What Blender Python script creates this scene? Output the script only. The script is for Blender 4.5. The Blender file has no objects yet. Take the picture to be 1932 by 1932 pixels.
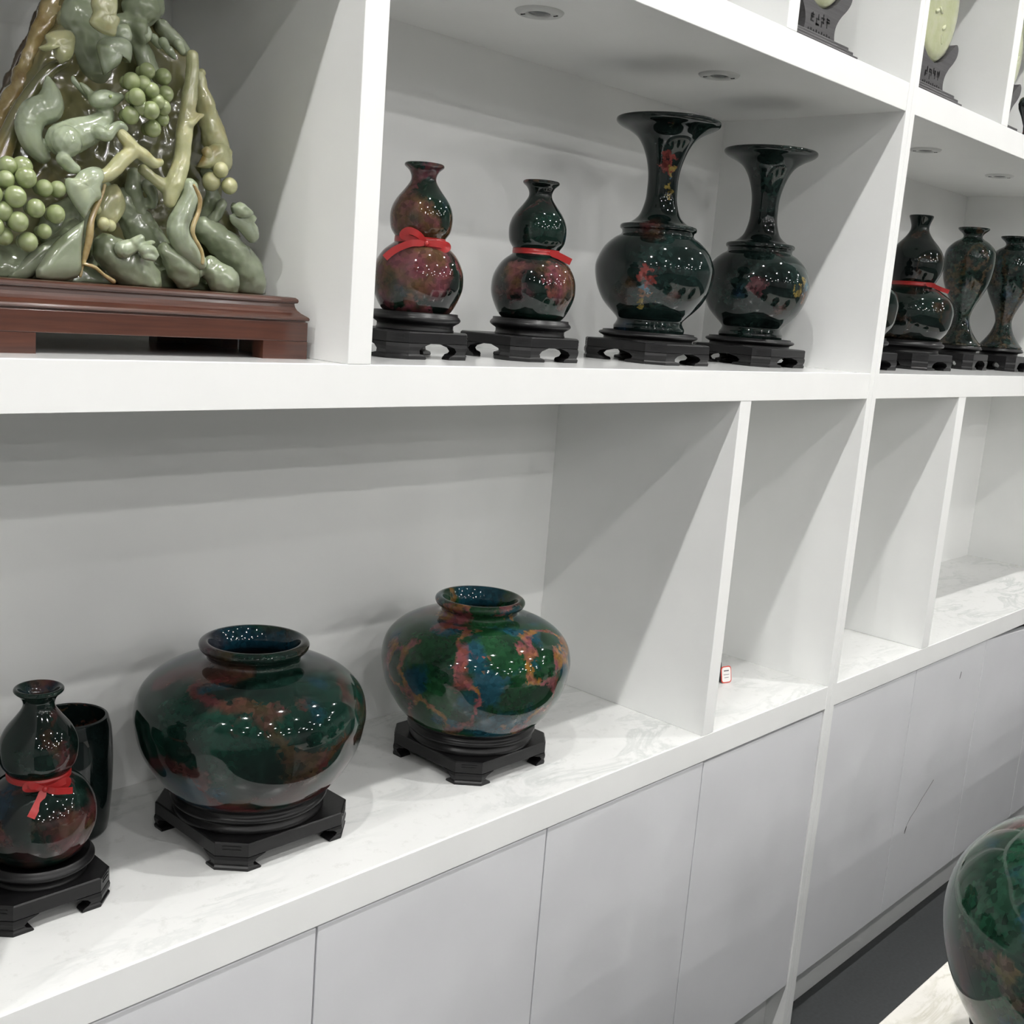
import bpy, bmesh, math, random
from mathutils import Vector, Matrix, noise
random.seed(7)
scene = bpy.context.scene
col = scene.collection
R = math.radians

# ------------------------------------------------------------------ camera, world, exposure
cam_d = bpy.data.cameras.new('camera'); cam = bpy.data.objects.new('camera', cam_d); col.objects.link(cam)
cam_d.sensor_width = 36.0; cam_d.lens = 2113.5 / 1932.0 * 36.0; cam_d.clip_start = 0.02
CR = Vector((0.68802238, -0.72158444, 0.07707854)); CU = Vector((0.08100203, 0.18191365, 0.9799725))
CF = Vector((0.72115455, 0.66799949, -0.18361047)); CAM = Vector((0.0, -0.98048, 1.48527))
cam.matrix_world = Matrix(((CR.x, CU.x, -CF.x, CAM.x), (CR.y, CU.y, -CF.y, CAM.y), (CR.z, CU.z, -CF.z, CAM.z), (0, 0, 0, 1)))
scene.camera = cam
w = bpy.data.worlds.new('hall_ambient'); scene.world = w; w.use_nodes = True
w.node_tree.nodes['Background'].inputs[0].default_value = (0.75, 0.78, 0.8, 1)
w.node_tree.nodes['Background'].inputs[1].default_value = 0.02
vs = scene.view_settings
vs.view_transform = 'Standard'; vs.look = 'None'; vs.gamma = 1.0; vs.use_curve_mapping = False
vs.exposure = -0.17
scene.cycles.max_bounces = 7; scene.cycles.diffuse_bounces = 5; scene.cycles.glossy_bounces = 3; scene.cycles.transmission_bounces = 2
scene.cycles.use_light_tree = False; scene.cycles.caustics_reflective = False; scene.cycles.caustics_refractive = False
LAMP_W = 30.0            # power of one hall downlight
LAMP_Z = 3.24            # lamps sit in the hall ceiling at 3.26 m
# rows of downlights: (y, power factor, cone in degrees, cone blend, lamp radius, x of the lamps)
NEAR = (-2.4, -1.2, 0.0, 1.2, 2.5, 4.1)
ROWS = ((-0.61, 2.75, 150, 0.6, 0.022, NEAR), (-1.78, 1.15, 152, 0.6, 0.022, tuple(x + 0.4 for x in NEAR)),
        (-2.9, 0.50, 166, 0.3, 0.032, (-2.0, 0.3, 2.6, 4.9)), (-4.0, 2.1, 172, 0.3, 0.038, (-1.2, 1.1, 3.4, 5.7)), (-5.2, 2.35, 174, 0.3, 0.042, (-2.0, 0.3, 2.6, 4.9)),
        (-6.6, 1.9, 175, 0.3, 0.045, (-1.2, 1.1, 3.4, 5.7)), (-8.2, 1.9, 176, 0.3, 0.045, (-2.0, 0.3, 2.6, 4.9)))

# ------------------------------------------------------------------ dimensions of the shelving
ZCB, ZCT, ZBB, ZBT, ZUB, ZUT, ZTB, ZTT = 0.7321, 0.78, 1.3568, 1.4047, 1.8815, 1.9306, 2.32, 2.37
ZD, DEP, PLY = 0.1146, 0.3864, 0.04
ZTOP = 2.46

# ------------------------------------------------------------------ helpers
def tag(o, label=None, cat=None, group=None, kind=None):
    if label: o['label'] = label
    if cat: o['category'] = cat
    if group: o['group'] = group
    if kind: o['kind'] = kind
    return o
def thing(name, label, cat, loc=(0, 0, 0), group=None):
    o = bpy.data.objects.new(name, None); col.objects.link(o); o.location = loc
    o.empty_display_size = 0.05
    return tag(o, label, cat, group)
def link(name, me, mat=None, parent=None, loc=(0, 0, 0)):
    o = bpy.data.objects.new(name, me); col.objects.link(o); o.location = loc
    if parent: o.parent = parent
    if mat:
        if not me.materials: me.materials.append(mat)
        elif me.materials[0] is not mat:
            o.material_slots[0].link = 'OBJECT'; o.material_slots[0].material = mat
    return o
def pydata(name, v, f, smooth=False):
    me = bpy.data.meshes.new(name); me.from_pydata([tuple(p) for p in v], [], f); me.update()
    if smooth: me.polygons.foreach_set('use_smooth', [True] * len(me.polygons))
    return me
def from_bm(name, bm, smooth=False):
    bmesh.ops.recalc_face_normals(bm, faces=bm.faces)
    me = bpy.data.meshes.new(name); bm.to_mesh(me); bm.free()
    if smooth: me.polygons.foreach_set('use_smooth', [True] * len(me.polygons))
    return me
def box_bm(bm, x0, x1, y0, y1, z0, z1, bev=0.0):
    r = bmesh.ops.create_cube(bm, size=1.0)
    for v in r['verts']:
        v.co = Vector(((x0 + x1) / 2 + v.co.x * (x1 - x0), (y0 + y1) / 2 + v.co.y * (y1 - y0), (z0 + z1) / 2 + v.co.z * (z1 - z0)))
    if bev:
        es = list({e for v in r['verts'] for e in v.link_edges})
        bmesh.ops.bevel(bm, geom=es, offset=bev, segments=2, profile=0.5, affect='EDGES')
def box(name, x0, x1, y0, y1, z0, z1, mat, parent=None, bev=0.0008):
    """a bevelled board given in world metres; as a child it is stored relative to its thing"""
    bm = bmesh.new(); p = Vector(parent.location) if parent else Vector((0, 0, 0))
    c = Vector(((x0 + x1) / 2, (y0 + y1) / 2, z0))
    box_bm(bm, x0 - c.x, x1 - c.x, y0 - c.y, y1 - c.y, 0, z1 - z0, bev)
    return link(name, from_bm(name, bm), mat, parent, c - p)
def lathe_me(name, prof, seg=64):
    """surface of revolution, prof = [(r, z)...]; radius 0 closes the surface"""
    v, f, rings = [], [], []
    for r, z in prof:
        if r < 1e-6:
            rings.append([len(v)]); v.append((0, 0, z))
        else:
            rings.append(list(range(len(v), len(v) + seg)))
            v += [(r * math.cos(2 * math.pi * i / seg), r * math.sin(2 * math.pi * i / seg), z) for i in range(seg)]
    for a, b in zip(rings, rings[1:]):
        for i in range(seg):
            j = (i + 1) % seg
            if len(a) == 1 and len(b) == 1: continue
            if len(a) == 1: f.append((a[0], b[j], b[i]))
            elif len(b) == 1: f.append((a[i], a[j], b[0]))
            else: f.append((a[i], a[j], b[j], b[i]))
    bm = bmesh.new(); tmp = pydata('t', v, f); bm.from_mesh(tmp); bpy.data.meshes.remove(tmp)
    return from_bm(name, bm, True)
def spline(pts, n=6):
    """Catmull-Rom through 2-D or n-D points"""
    out = []
    for i in range(len(pts) - 1):
        p0, p1, p2, p3 = pts[max(i - 1, 0)], pts[i], pts[i + 1], pts[min(i + 2, len(pts) - 1)]
        for k in range(n):
            t = k / n
            out.append(tuple(0.5 * (2 * b + (c - a) * t + (2 * a - 5 * b + 4 * c - e) * t * t + (3 * b - a - 3 * c + e) * t ** 3)
                             for a, b, c, e in zip(p0, p1, p2, p3)))
    out.append(tuple(pts[-1])); return out

# ------------------------------------------------------------------ materials
def newmat(name):
    m = bpy.data.materials.new(name); m.use_nodes = True
    return m, m.node_tree.nodes, m.node_tree.links, m.node_tree.nodes['Principled BSDF']
def plain(name, c, rough=0.5, spec=0.5, coat=0.0, metal=0.0, bump=0.0, bscale=60, var=0.0):
    m, N, L, b = newmat(name)
    b.inputs['Base Color'].default_value = (*c, 1); b.inputs['Roughness'].default_value = rough
    b.inputs['Specular IOR Level'].default_value = spec; b.inputs['Coat Weight'].default_value = coat
    b.inputs['Coat Roughness'].default_value = 0.08; b.inputs['Metallic'].default_value = metal
    if bump or var:
        tc = N.new('ShaderNodeTexCoord'); nz = N.new('ShaderNodeTexNoise'); nz.inputs['Scale'].default_value = bscale
        nz.inputs['Detail'].default_value = 4; L.new(tc.outputs['Object'], nz.inputs['Vector'])
        if bump:
            bp = N.new('ShaderNodeBump'); bp.inputs['Strength'].default_value = bump; bp.inputs['Distance'].default_value = 0.002
            L.new(nz.outputs['Fac'], bp.inputs['Height']); L.new(bp.outputs['Normal'], b.inputs['Normal'])
        if var:
            rp = N.new('ShaderNodeValToRGB'); rp.color_ramp.elements[0].position = 0.3; rp.color_ramp.elements[1].position = 0.7
            rp.color_ramp.elements[0].color = (*[x * (1 - var) for x in c], 1); rp.color_ramp.elements[1].color = (*[min(1, x * (1 + var)) for x in c], 1)
            L.new(nz.outputs['Fac'], rp.inputs['Fac']); L.new(rp.outputs['Color'], b.inputs['Base Color'])
    return m
def emit(name, c, s):
    m, N, L, b = newmat(name)
    b.inputs['Base Color'].default_value = (0.8, 0.8, 0.8, 1)
    b.inputs['Emission Color'].default_value = (*c, 1); b.inputs['Emission Strength'].default_value = s
    return m
def ramp(N, stops, interp='LINEAR'):
    r = N.new('ShaderNodeValToRGB'); cr = r.color_ramp; cr.interpolation = interp
    while len(cr.elements) > 1: cr.elements.remove(cr.elements[-1])
    for i, (p, c) in enumerate(stops):
        e = cr.elements[0] if i == 0 else cr.elements.new(p)
        e.position = p; e.color = (*c, 1) if len(c) == 3 else c
    return r
def mixrgb(N, L, fac, a, b, mode='MIX'):
    m = N.new('ShaderNodeMix'); m.data_type = 'RGBA'; m.blend_type = mode
    for k, s in ((0, fac), (6, a), (7, b)):
        if hasattr(s, 'is_linked'): L.new(s, m.inputs[k])
        elif k == 0: m.inputs[0].default_value = s
        else: m.inputs[k].default_value = (*s, 1)
    return m.outputs[2]
def noisen(N, L, vec, scale, detail=4, rough=0.55, w4=None, dist=0.0):
    n = N.new('ShaderNodeTexNoise'); n.inputs['Scale'].default_value = scale; n.inputs['Detail'].default_value = detail
    n.inputs['Roughness'].default_value = rough; n.inputs['Distortion'].default_value = dist
    if w4 is not None: n.noise_dimensions = '4D'; n.inputs['W'].default_value = w4
    L.new(vec, n.inputs['Vector']); return n

def stone(name, seed, dark, green, warm, blue_amt, warm_amt, vein_amt, scale=14.0, mottle=0.32, patches=(), pcols=None):
    """polished multicolour stone: dark green ground, blue clouds, warm veins and patches, fine crystals; clear gloss"""
    m, N, L, b = newmat(name)
    tc = N.new('ShaderNodeTexCoord'); v = tc.outputs['Object']
    # crystals jitter the lookup so that the colour borders break up into grains
    vor = N.new('ShaderNodeTexVoronoi'); vor.inputs['Scale'].default_value = 150; L.new(v, vor.inputs['Vector'])
    jit = N.new('ShaderNodeVectorMath'); jit.operation = 'SCALE'; jit.inputs['Scale'].default_value = 0.006; L.new(vor.outputs['Color'], jit.inputs[0])
    add = N.new('ShaderNodeVectorMath'); L.new(v, add.inputs[0]); L.new(jit.outputs[0], add.inputs[1]); jv = add.outputs[0]
    n1 = noisen(N, L, jv, scale * 0.9, 3, 0.5, seed + 0.1)
    base = ramp(N, [(0.36, dark), (0.62, green)]); L.new(n1.outputs['Fac'], base.inputs['Fac'])
    n2 = noisen(N, L, jv, scale * 0.8, 2, 0.5, seed + 3.7)
    t = 0.66 - 0.2 * blue_amt
    bm_ = ramp(N, [(t, (0, 0, 0)), (t + 0.07, (1, 1, 1))]); L.new(n2.outputs['Fac'], bm_.inputs['Fac'])
    c = mixrgb(N, L, bm_.outputs['Color'], base.outputs['Color'], (green[0] * 0.8, green[1] * 0.85, green[1] * 1.05 + 0.008))
    cblue = c
    n3 = noisen(N, L, jv, scale * 1.3, 2, 0.5, seed + 9.3)
    wc = ramp(N, [(0.3, warm[0]), (0.45, warm[1]), (0.6, warm[2]), (0.72, warm[1])]); L.new(n3.outputs['Fac'], wc.inputs['Fac'])
    # veins: thin bands around one level of a noise field
    n4 = noisen(N, L, jv, scale * 0.62, 2.5, 0.5, seed + 17.1)
    h = 0.024 * vein_amt
    vm = ramp(N, [(max(0.0, 0.5 - h - 0.012), (0, 0, 0)), (0.5 - h * 0.6, (1, 1, 1)), (0.5 + h * 0.6, (1, 1, 1)), (0.5 + h + 0.012, (0, 0, 0))])
    L.new(n4.outputs['Fac'], vm.inputs['Fac'])
    n5 = noisen(N, L, jv, scale * 0.5, 2, 0.5, seed + 23.9)
    t5 = 0.70 - 0.22 * warm_amt
    pm = ramp(N, [(t5, (0, 0, 0)), (t5 + 0.06, (1, 1, 1))]); L.new(n5.outputs['Fac'], pm.inputs['Fac'])
    gate = noisen(N, L, v, scale * 0.45, 1, 0.5, seed + 31.0)
    gm = ramp(N, [(0.44 - 0.3 * min(vein_amt, 1.2) / 2, (0, 0, 0)), (0.54, (1, 1, 1))]); L.new(gate.outputs['Fac'], gm.inputs['Fac'])
    vmul = N.new('ShaderNodeMath'); vmul.operation = 'MULTIPLY'; L.new(vm.outputs['Color'], vmul.inputs[0]); L.new(gm.outputs['Color'], vmul.inputs[1])
    mx = N.new('ShaderNodeMath'); mx.operation = 'MAXIMUM'; L.new(vmul.outputs[0], mx.inputs[0]); L.new(pm.outputs['Color'], mx.inputs[1])
    c = mixrgb(N, L, mx.outputs[0], c, wc.outputs['Color'])
    if vein_amt <= 0: c = mixrgb(N, L, pm.outputs['Color'], cblue, wc.outputs['Color'])
    if patches:
        # single inclusions: a few coloured lumps with ragged borders at fixed spots of the stone
        nd = noisen(N, L, v, 70, 3, 0.6, seed + 41.0); sc_ = N.new('ShaderNodeVectorMath'); sc_.operation = 'SCALE'; sc_.inputs['Scale'].default_value = 0.055
        sb = N.new('ShaderNodeVectorMath'); sb.operation = 'SUBTRACT'; L.new(nd.outputs['Color'], sb.inputs[0]); sb.inputs[1].default_value = (0.5, 0.5, 0.5)
        L.new(sb.outputs[0], sc_.inputs[0]); av = N.new('ShaderNodeVectorMath'); L.new(jv, av.inputs[0]); L.new(sc_.outputs[0], av.inputs[1])
        for (qx, qy, qz, qr, qc) in patches:
            ds = N.new('ShaderNodeVectorMath'); ds.operation = 'DISTANCE'; L.new(av.outputs[0], ds.inputs[0]); ds.inputs[1].default_value = (qx, qy, qz)
            mr = N.new('ShaderNodeMapRange'); mr.inputs['From Min'].default_value = qr * 0.75; mr.inputs['From Max'].default_value = qr; mr.inputs['To Min'].default_value = 1.0; mr.inputs['To Max'].default_value = 0.0
            L.new(ds.outputs['Value'], mr.inputs['Value']); c = mixrgb(N, L, mr.outputs[0], c, qc)
    # fine crystal mottling
    vor2 = N.new('ShaderNodeTexVoronoi'); vor2.inputs['Scale'].default_value = 170; L.new(v, vor2.inputs['Vector'])
    bw = N.new('ShaderNodeRGBToBW'); L.new(vor2.outputs['Color'], bw.inputs[0])
    g = ramp(N, [(0.15, (1 - mottle,) * 3), (0.85, (1 + mottle * 0.6,) * 3)]); L.new(bw.outputs[0], g.inputs['Fac'])
    c = mixrgb(N, L, 1.0, c, g.outputs['Color'], 'MULTIPLY')
    L.new(c, b.inputs['Base Color'])
    b.inputs['Roughness'].default_value = 0.05; b.inputs['IOR'].default_value = 1.45
    return m

def jade_mat(name, c1, c2, c3, seed, amber=0.0, scale=30, ss=0.35):
    m, N, L, b = newmat(name)
    tc = N.new('ShaderNodeTexCoord'); v = tc.outputs['Object']
    n = noisen(N, L, v, scale, 4, 0.6, seed); r = ramp(N, [(0.3, c1), (0.52, c2), (0.72, c3)]); L.new(n.outputs['Fac'], r.inputs['Fac'])
    c = r.outputs['Color']
    if amber:
        n2 = noisen(N, L, v, scale * 0.5, 3, 0.6, seed + 5); t = 0.68 - 0.25 * amber
        am = ramp(N, [(t, (0, 0, 0)), (t + 0.1, (1, 1, 1))]); L.new(n2.outputs['Fac'], am.inputs['Fac'])
        c = mixrgb(N, L, am.outputs['Color'], c, (0.36, 0.24, 0.075))
    L.new(c, b.inputs['Base Color'])
    b.inputs['Coat Weight'].default_value = 0.8; b.inputs['Coat Roughness'].default_value = 0.11; b.inputs['Roughness'].default_value = 0.16; b.inputs['Subsurface Weight'].default_value = ss
    b.inputs['Subsurface Radius'].default_value = (0.9, 1.0, 0.6); b.inputs['Subsurface Scale'].default_value = 0.006
    b.inputs['IOR'].default_value = 1.6
    bp = N.new('ShaderNodeBump'); bp.inputs['Strength'].default_value = 0.10; bp.inputs['Distance'].default_value = 0.0015
    n3 = noisen(N, L, v, 90, 2, 0.5, seed); L.new(n3.outputs['Fac'], bp.inputs['Height']); L.new(bp.outputs['Normal'], b.inputs['Normal'])
    return m

def wood_mat(name, c1, c2, rough, coat, sc=(3, 40, 60)):
    m, N, L, b = newmat(name)
    tc = N.new('ShaderNodeTexCoord'); mp = N.new('ShaderNodeMapping'); mp.inputs['Scale'].default_value = sc
    L.new(tc.outputs['Object'], mp.inputs['Vector'])
    n = noisen(N, L, mp.outputs[0], 4, 5, 0.6); r = ramp(N, [(0.3, c1), (0.7, c2)]); L.new(n.outputs['Fac'], r.inputs['Fac'])
    L.new(r.outputs['Color'], b.inputs['Base Color']); b.inputs['Roughness'].default_value = rough
    b.inputs['Coat Weight'].default_value = coat; b.inputs['Coat Roughness'].default_value = 0.07
    bp = N.new('ShaderNodeBump'); bp.inputs['Strength'].default_value = 0.08; bp.inputs['Distance'].default_value = 0.001
    L.new(n.outputs['Fac'], bp.inputs['Height']); L.new(bp.outputs['Normal'], b.inputs['Normal'])
    return m

def marble_mat(name, c, vein, rough, amount=1.0, sc=1.0):
    m, N, L, b = newmat(name)
    tc = N.new('ShaderNodeTexCoord'); mp = N.new('ShaderNodeMapping'); mp.inputs['Scale'].default_value = (2.2 * sc, 5.0 * sc, 5.0 * sc)
    mp.inputs['Rotation'].default_value = (0, 0, 0.35); L.new(tc.outputs['Object'], mp.inputs['Vector'])
    n = noisen(N, L, mp.outputs[0], 2.3, 8, 0.62, None, 0.8)
    r = ramp(N, [(0.455, (0, 0, 0)), (0.495, (1, 1, 1)), (0.505, (1, 1, 1)), (0.56, (0, 0, 0))]); L.new(n.outputs['Fac'], r.inputs['Fac'])
    g = noisen(N, L, mp.outputs[0], 1.4, 3, 0.5); gr = ramp(N, [(0.42, (0, 0, 0)), (0.66, (0.75 * amount,) * 3)]); L.new(g.outputs['Fac'], gr.inputs['Fac'])
    f = N.new('ShaderNodeMath'); f.operation = 'MULTIPLY'; L.new(r.outputs['Color'], f.inputs[0]); L.new(gr.outputs['Color'], f.inputs[1])
    cc = mixrgb(N, L, f.outputs[0], c, vein)
    d = noisen(N, L, tc.outputs['Object'], 45, 4, 0.7); dr = ramp(N, [(0.33, (0.86, 0.86, 0.85)), (0.43, (1, 1, 1))]); L.new(d.outputs['Fac'], dr.inputs['Fac'])
    cc = mixrgb(N, L, 0.6, cc, dr.outputs['Color'], 'MULTIPLY')
    L.new(cc, b.inputs['Base Color']); b.inputs['Roughness'].default_value = rough
    return m

M = {}
M['paint'] = plain('white_paint', (0.865, 0.87, 0.86), 0.34, 0.45, 0, 0, 0.0, 9, 0.015)
M['door'] = plain('white_door_dimmed', (0.72, 0.725, 0.745), 0.30, 0.5, 0, 0, 0.0, 5, 0.03)  # same paint as the panels, darkened to stand for weaker light low down
M['back'] = plain('white_back_board', (0.86, 0.865, 0.855), 0.26, 0.5, 0, 0, 0.0, 7, 0.015)
M['shelf'] = plain('white_gloss_shelf', (0.83, 0.835, 0.83), 0.12, 0.5)
M['marble'] = marble_mat('white_marble', (0.74, 0.745, 0.735), (0.36, 0.40, 0.39), 0.22, 0.55)
M['tmarble'] = marble_mat('cream_marble', (0.80, 0.78, 0.73), (0.52, 0.50, 0.40), 0.25, 0.8, 2.0)
M['floor'] = plain('dark_grey_floor', (0.044, 0.047, 0.049), 0.55, 0.4, 0, 0, 0.1, 120, 0.12)
M['wall'] = plain('pale_wall_paint', (0.55, 0.55, 0.55), 0.6)
M['ceil'] = plain('ceiling_paint', (0.45, 0.45, 0.45), 0.7)
M['black'] = wood_mat('black_lacquered_wood', (0.004, 0.004, 0.0045), (0.009, 0.0085, 0.009), 0.36, 0.0)
M['black'].node_tree.nodes['Principled BSDF'].inputs['Specular IOR Level'].default_value = 0.33
M['plaque_wood'] = wood_mat('dark_brown_grey_wood', (0.045, 0.043, 0.045), (0.075, 0.072, 0.075), 0.45, 0.1)
M['rose'] = wood_mat('red_brown_wood', (0.046, 0.014, 0.008), (0.082, 0.027, 0.015), 0.28, 0.5, (3, 60, 60))
M['ribbon'] = plain('red_satin_ribbon', (0.33, 0.016, 0.016), 0.33, 0.5)
M['steel'] = plain('satin_metal', (0.55, 0.55, 0.54), 0.35, 0.5, 0, 0.6)
M['trimring'] = plain('downlight_ring', (0.55, 0.56, 0.55), 0.35)
M['lens'] = plain('unlit_lamp_glass', (0.10, 0.105, 0.105), 0.12)
M['dark'] = plain('dark_gap', (0.03, 0.03, 0.03), 0.6)
M['mark'] = plain('black_scuff', (0.02, 0.02, 0.02), 0.6)
M['tagw'] = plain('white_tag_paper', (0.8, 0.78, 0.76), 0.6)
M['tagr'] = plain('red_tag_border', (0.6, 0.05, 0.03), 0.5)
M['ink'] = plain('grey_ink', (0.12, 0.11, 0.12), 0.6)
M['lamp'] = emit('lamp_glow', (1.0, 0.98, 0.95), 60.0)
M['lamp'].cycles.emission_sampling = 'NONE'
M['tube'] = emit('tube_glow', (0.97, 1.0, 1.0), 6.0)
BLK = (0.0035, 0.006, 0.0055)
WARM = [(0.13, 0.04, 0.018), (0.15, 0.045, 0.055), (0.19, 0.095, 0.018)]
WPINK = [(0.085, 0.028, 0.018), (0.105, 0.032, 0.042), (0.075, 0.042, 0.018)]
WREDB = [(0.050, 0.016, 0.012), (0.062, 0.016, 0.018), (0.040, 0.026, 0.012)]
M['jarA'] = stone('stone_jar_dark', 2.0, BLK, (0.006, 0.030, 0.020), WREDB, 0.65, 0.05, 1.25, 12)
M['jarB'] = stone('stone_jar_bright', 5.2, (0.005, 0.020, 0.010), (0.010, 0.050, 0.018), WARM, 0.75, 0.0, 1.0, 17)
M['big'] = stone('stone_jar_big', 8.4, (0.005, 0.016, 0.011), (0.012, 0.048, 0.026), [(0.12, 0.04, 0.03), (0.17, 0.08, 0.10), (0.13, 0.085, 0.03)], 0.55, 0.15, 1.3, 13, 0.5)
M['gA'] = stone('stone_gourd_pink', 11.0, BLK, (0.008, 0.024, 0.014), WPINK, 0.25, 0.72, 0.8, 17)
M['gB'] = stone('stone_gourd_dark', 14.5, BLK, (0.006, 0.018, 0.013), WPINK, 0.25, 0.38, 0.5, 17)
M['gC'] = stone('stone_gourd_red', 17.1, BLK, (0.007, 0.020, 0.015), WREDB, 0.35, 0.62, 0.7, 16)
RED, YEL, BLU, ORG = (0.13, 0.028, 0.024), (0.14, 0.105, 0.028), (0.04, 0.085, 0.11), (0.12, 0.055, 0.025)
M['tA'] = stone('stone_trumpet', 20.4, BLK, (0.007, 0.016, 0.014), WREDB, 0.0, 0.02, 0.0, 15, 0.5, [(-0.086, -0.048, 0.140, 0.017, RED), (-0.088, -0.042, 0.122, 0.013, BLU), (-0.083, -0.046, 0.108, 0.015, ORG), (-0.074, -0.042, 0.088, 0.014, YEL),
     (-0.017, -0.018, 0.322, 0.015, RED), (-0.013, -0.022, 0.312, 0.009, YEL), (-0.014, -0.023, 0.302, 0.009, BLU), (-0.013, -0.023, 0.278, 0.011, YEL)])
M['tB'] = stone('stone_trumpet_two', 26.3, BLK, (0.010, 0.021, 0.018), WREDB, 0.0, 0.05, 0.0, 15, 0.6, [(0.012, -0.096, 0.160, 0.014, YEL), (0.022, -0.094, 0.150, 0.016, BLU), (0.020, -0.092, 0.132, 0.015, ORG), (-0.01, -0.097, 0.142, 0.011, YEL), (-0.083, -0.052, 0.150, 0.020, (0.045, 0.018, 0.02))])
M['gE'] = stone('stone_gourd_big', 29.3, (0.003, 0.0055, 0.005), (0.007, 0.015, 0.012), [(0.024, 0.017, 0.01), (0.028, 0.016, 0.012), (0.024, 0.021, 0.012)], 0.1, 0.3, 0.5, 14)
M['vF'] = stone('stone_tall_mottled', 33.8, (0.006, 0.012, 0.010), (0.016, 0.034, 0.026), [(0.045, 0.03, 0.018), (0.055, 0.037, 0.023), (0.04, 0.036, 0.018)], 0.3, 0.55, 1.0, 22, 0.6)
M['vG'] = stone('stone_tall_mottled_two', 37.2, (0.006, 0.012, 0.010), (0.016, 0.034, 0.028), [(0.04, 0.026, 0.018), (0.048, 0.034, 0.022), (0.04, 0.033, 0.018)], 0.45, 0.35, 0.9, 22, 0.6)
M['pot'] = stone('stone_pot_black', 41.0, (0.003, 0.005, 0.005), (0.005, 0.011, 0.010), WREDB, 0.0, 0.0, 0.1, 14)
GREY = (0.20, 0.25, 0.18)
M['jade'] = jade_mat('jade_grey_green', (0.24, 0.28, 0.17), (0.35, 0.40, 0.29), (0.42, 0.46, 0.31), 1.0)
M['jade_y'] = jade_mat('jade_yellow_green', (0.32, 0.33, 0.16), (0.46, 0.46, 0.26), (0.50, 0.45, 0.22), 4.0, 0.35)
M['jade_g'] = jade_mat('jade_grape_green', (0.19, 0.23, 0.09), (0.28, 0.33, 0.155), (0.34, 0.38, 0.21), 7.0, 0, 40)
M['jade_rock'] = jade_mat('jade_rock', (0.15, 0.18, 0.10), (0.27, 0.31, 0.21), (0.33, 0.36, 0.27), 9.0, 0.12, 18)
M['jade_slab'] = jade_mat('jade_slab_olive', (0.10, 0.105, 0.05), (0.17, 0.165, 0.08), (0.23, 0.20, 0.085), 12.0, 0.3, 14)
M['amber'] = jade_mat('jade_amber_skin', (0.22, 0.14, 0.05), (0.38, 0.29, 0.13), (0.46, 0.39, 0.21), 15.0, 0, 40)
M['rind'] = jade_mat('stone_brown_rind', (0.06, 0.042, 0.03), (0.09, 0.065, 0.045), (0.12, 0.08, 0.05), 18.0, 0, 40, 0.1)
M['plaque'] = jade_mat('pale_jade_plaque', (0.42, 0.45, 0.27), (0.50, 0.52, 0.34), (0.56, 0.57, 0.42), 22.0, 0, 26)

# ------------------------------------------------------------------ the hall
HX0, HX1, HY0, HY1, HZ = -3.4, 7.8, -9.6, 0.43, 3.26
def struct(name, *a, **k): return tag(box(name, *a, **k), kind='structure')
struct('floor', HX0, HX1, HY0, HY1, -0.1, 0.0, M['floor'], bev=0)
struct('ceiling', HX0, HX1, HY0, HY1, HZ, HZ + 0.1, M['ceil'], bev=0)
struct('wall_back', HX0, HX1, HY1, HY1 + 0.1, 0, HZ, M['wall'], bev=0)
struct('wall_front', HX0, HX1, HY0 - 0.1, HY0, 0, HZ, M['wall'], bev=0)
struct('wall_left', HX0 - 0.1, HX0, HY0, HY1, 0, HZ, M['wall'], bev=0)
struct('wall_right', HX1, HX1 + 0.1, HY0, HY1, 0, HZ, M['wall'], bev=0)

# hall downlights: white ring, glowing lens and the spot lamp of each fitting
ring_me = lathe_me('downlight_ring', [(0.045, 0.0), (0.045, -0.004), (0.062, -0.006), (0.066, 0.0)], 32)
lens_me = lathe_me('downlight_lens', [(0.0, -0.014), (0.022, -0.0125), (0.038, -0.007), (0.0445, -0.001)], 24)
for (y, gain, cone, blend, rad, xs) in ROWS:
    for x in xs:
        t = thing('ceiling_downlight', 'round white recessed downlight glowing in the hall ceiling', 'downlight', (x, y, HZ), 'hall ceiling downlights')
        link('ring', ring_me, M['trimring'], t); link('lens', lens_me, M['lamp'], t)
        ld = bpy.data.lights.new('lamp', 'SPOT'); ld.energy = LAMP_W * gain; ld.spot_size = R(cone); ld.spot_blend = blend
        ld.shadow_soft_size = rad; ld.color = (1.0, 0.99, 0.965)
        lo = bpy.data.objects.new('lamp', ld); col.objects.link(lo); lo.parent = t; lo.location = (0, 0, LAMP_Z - HZ)
# two tube battens that show as thin strokes in the glaze
for i, (x, y0, y1) in enumerate(((4.6, -3.0, -1.6), (2.1, -5.6, -4.2))):
    t = thing('tube_light', ('long white tube light on the hall ceiling near the shelving', 'long white tube light deeper in the hall')[i], 'tube light', (x, y0, HZ))
    box('housing', x - 0.035, x + 0.035, y0, y1, HZ - 0.045, HZ - 0.001, M['paint'], t)
    box('tube', x - 0.014, x + 0.014, y0 + 0.02, y1 - 0.02, HZ - 0.075, HZ - 0.046, M['tube'], t)

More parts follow.
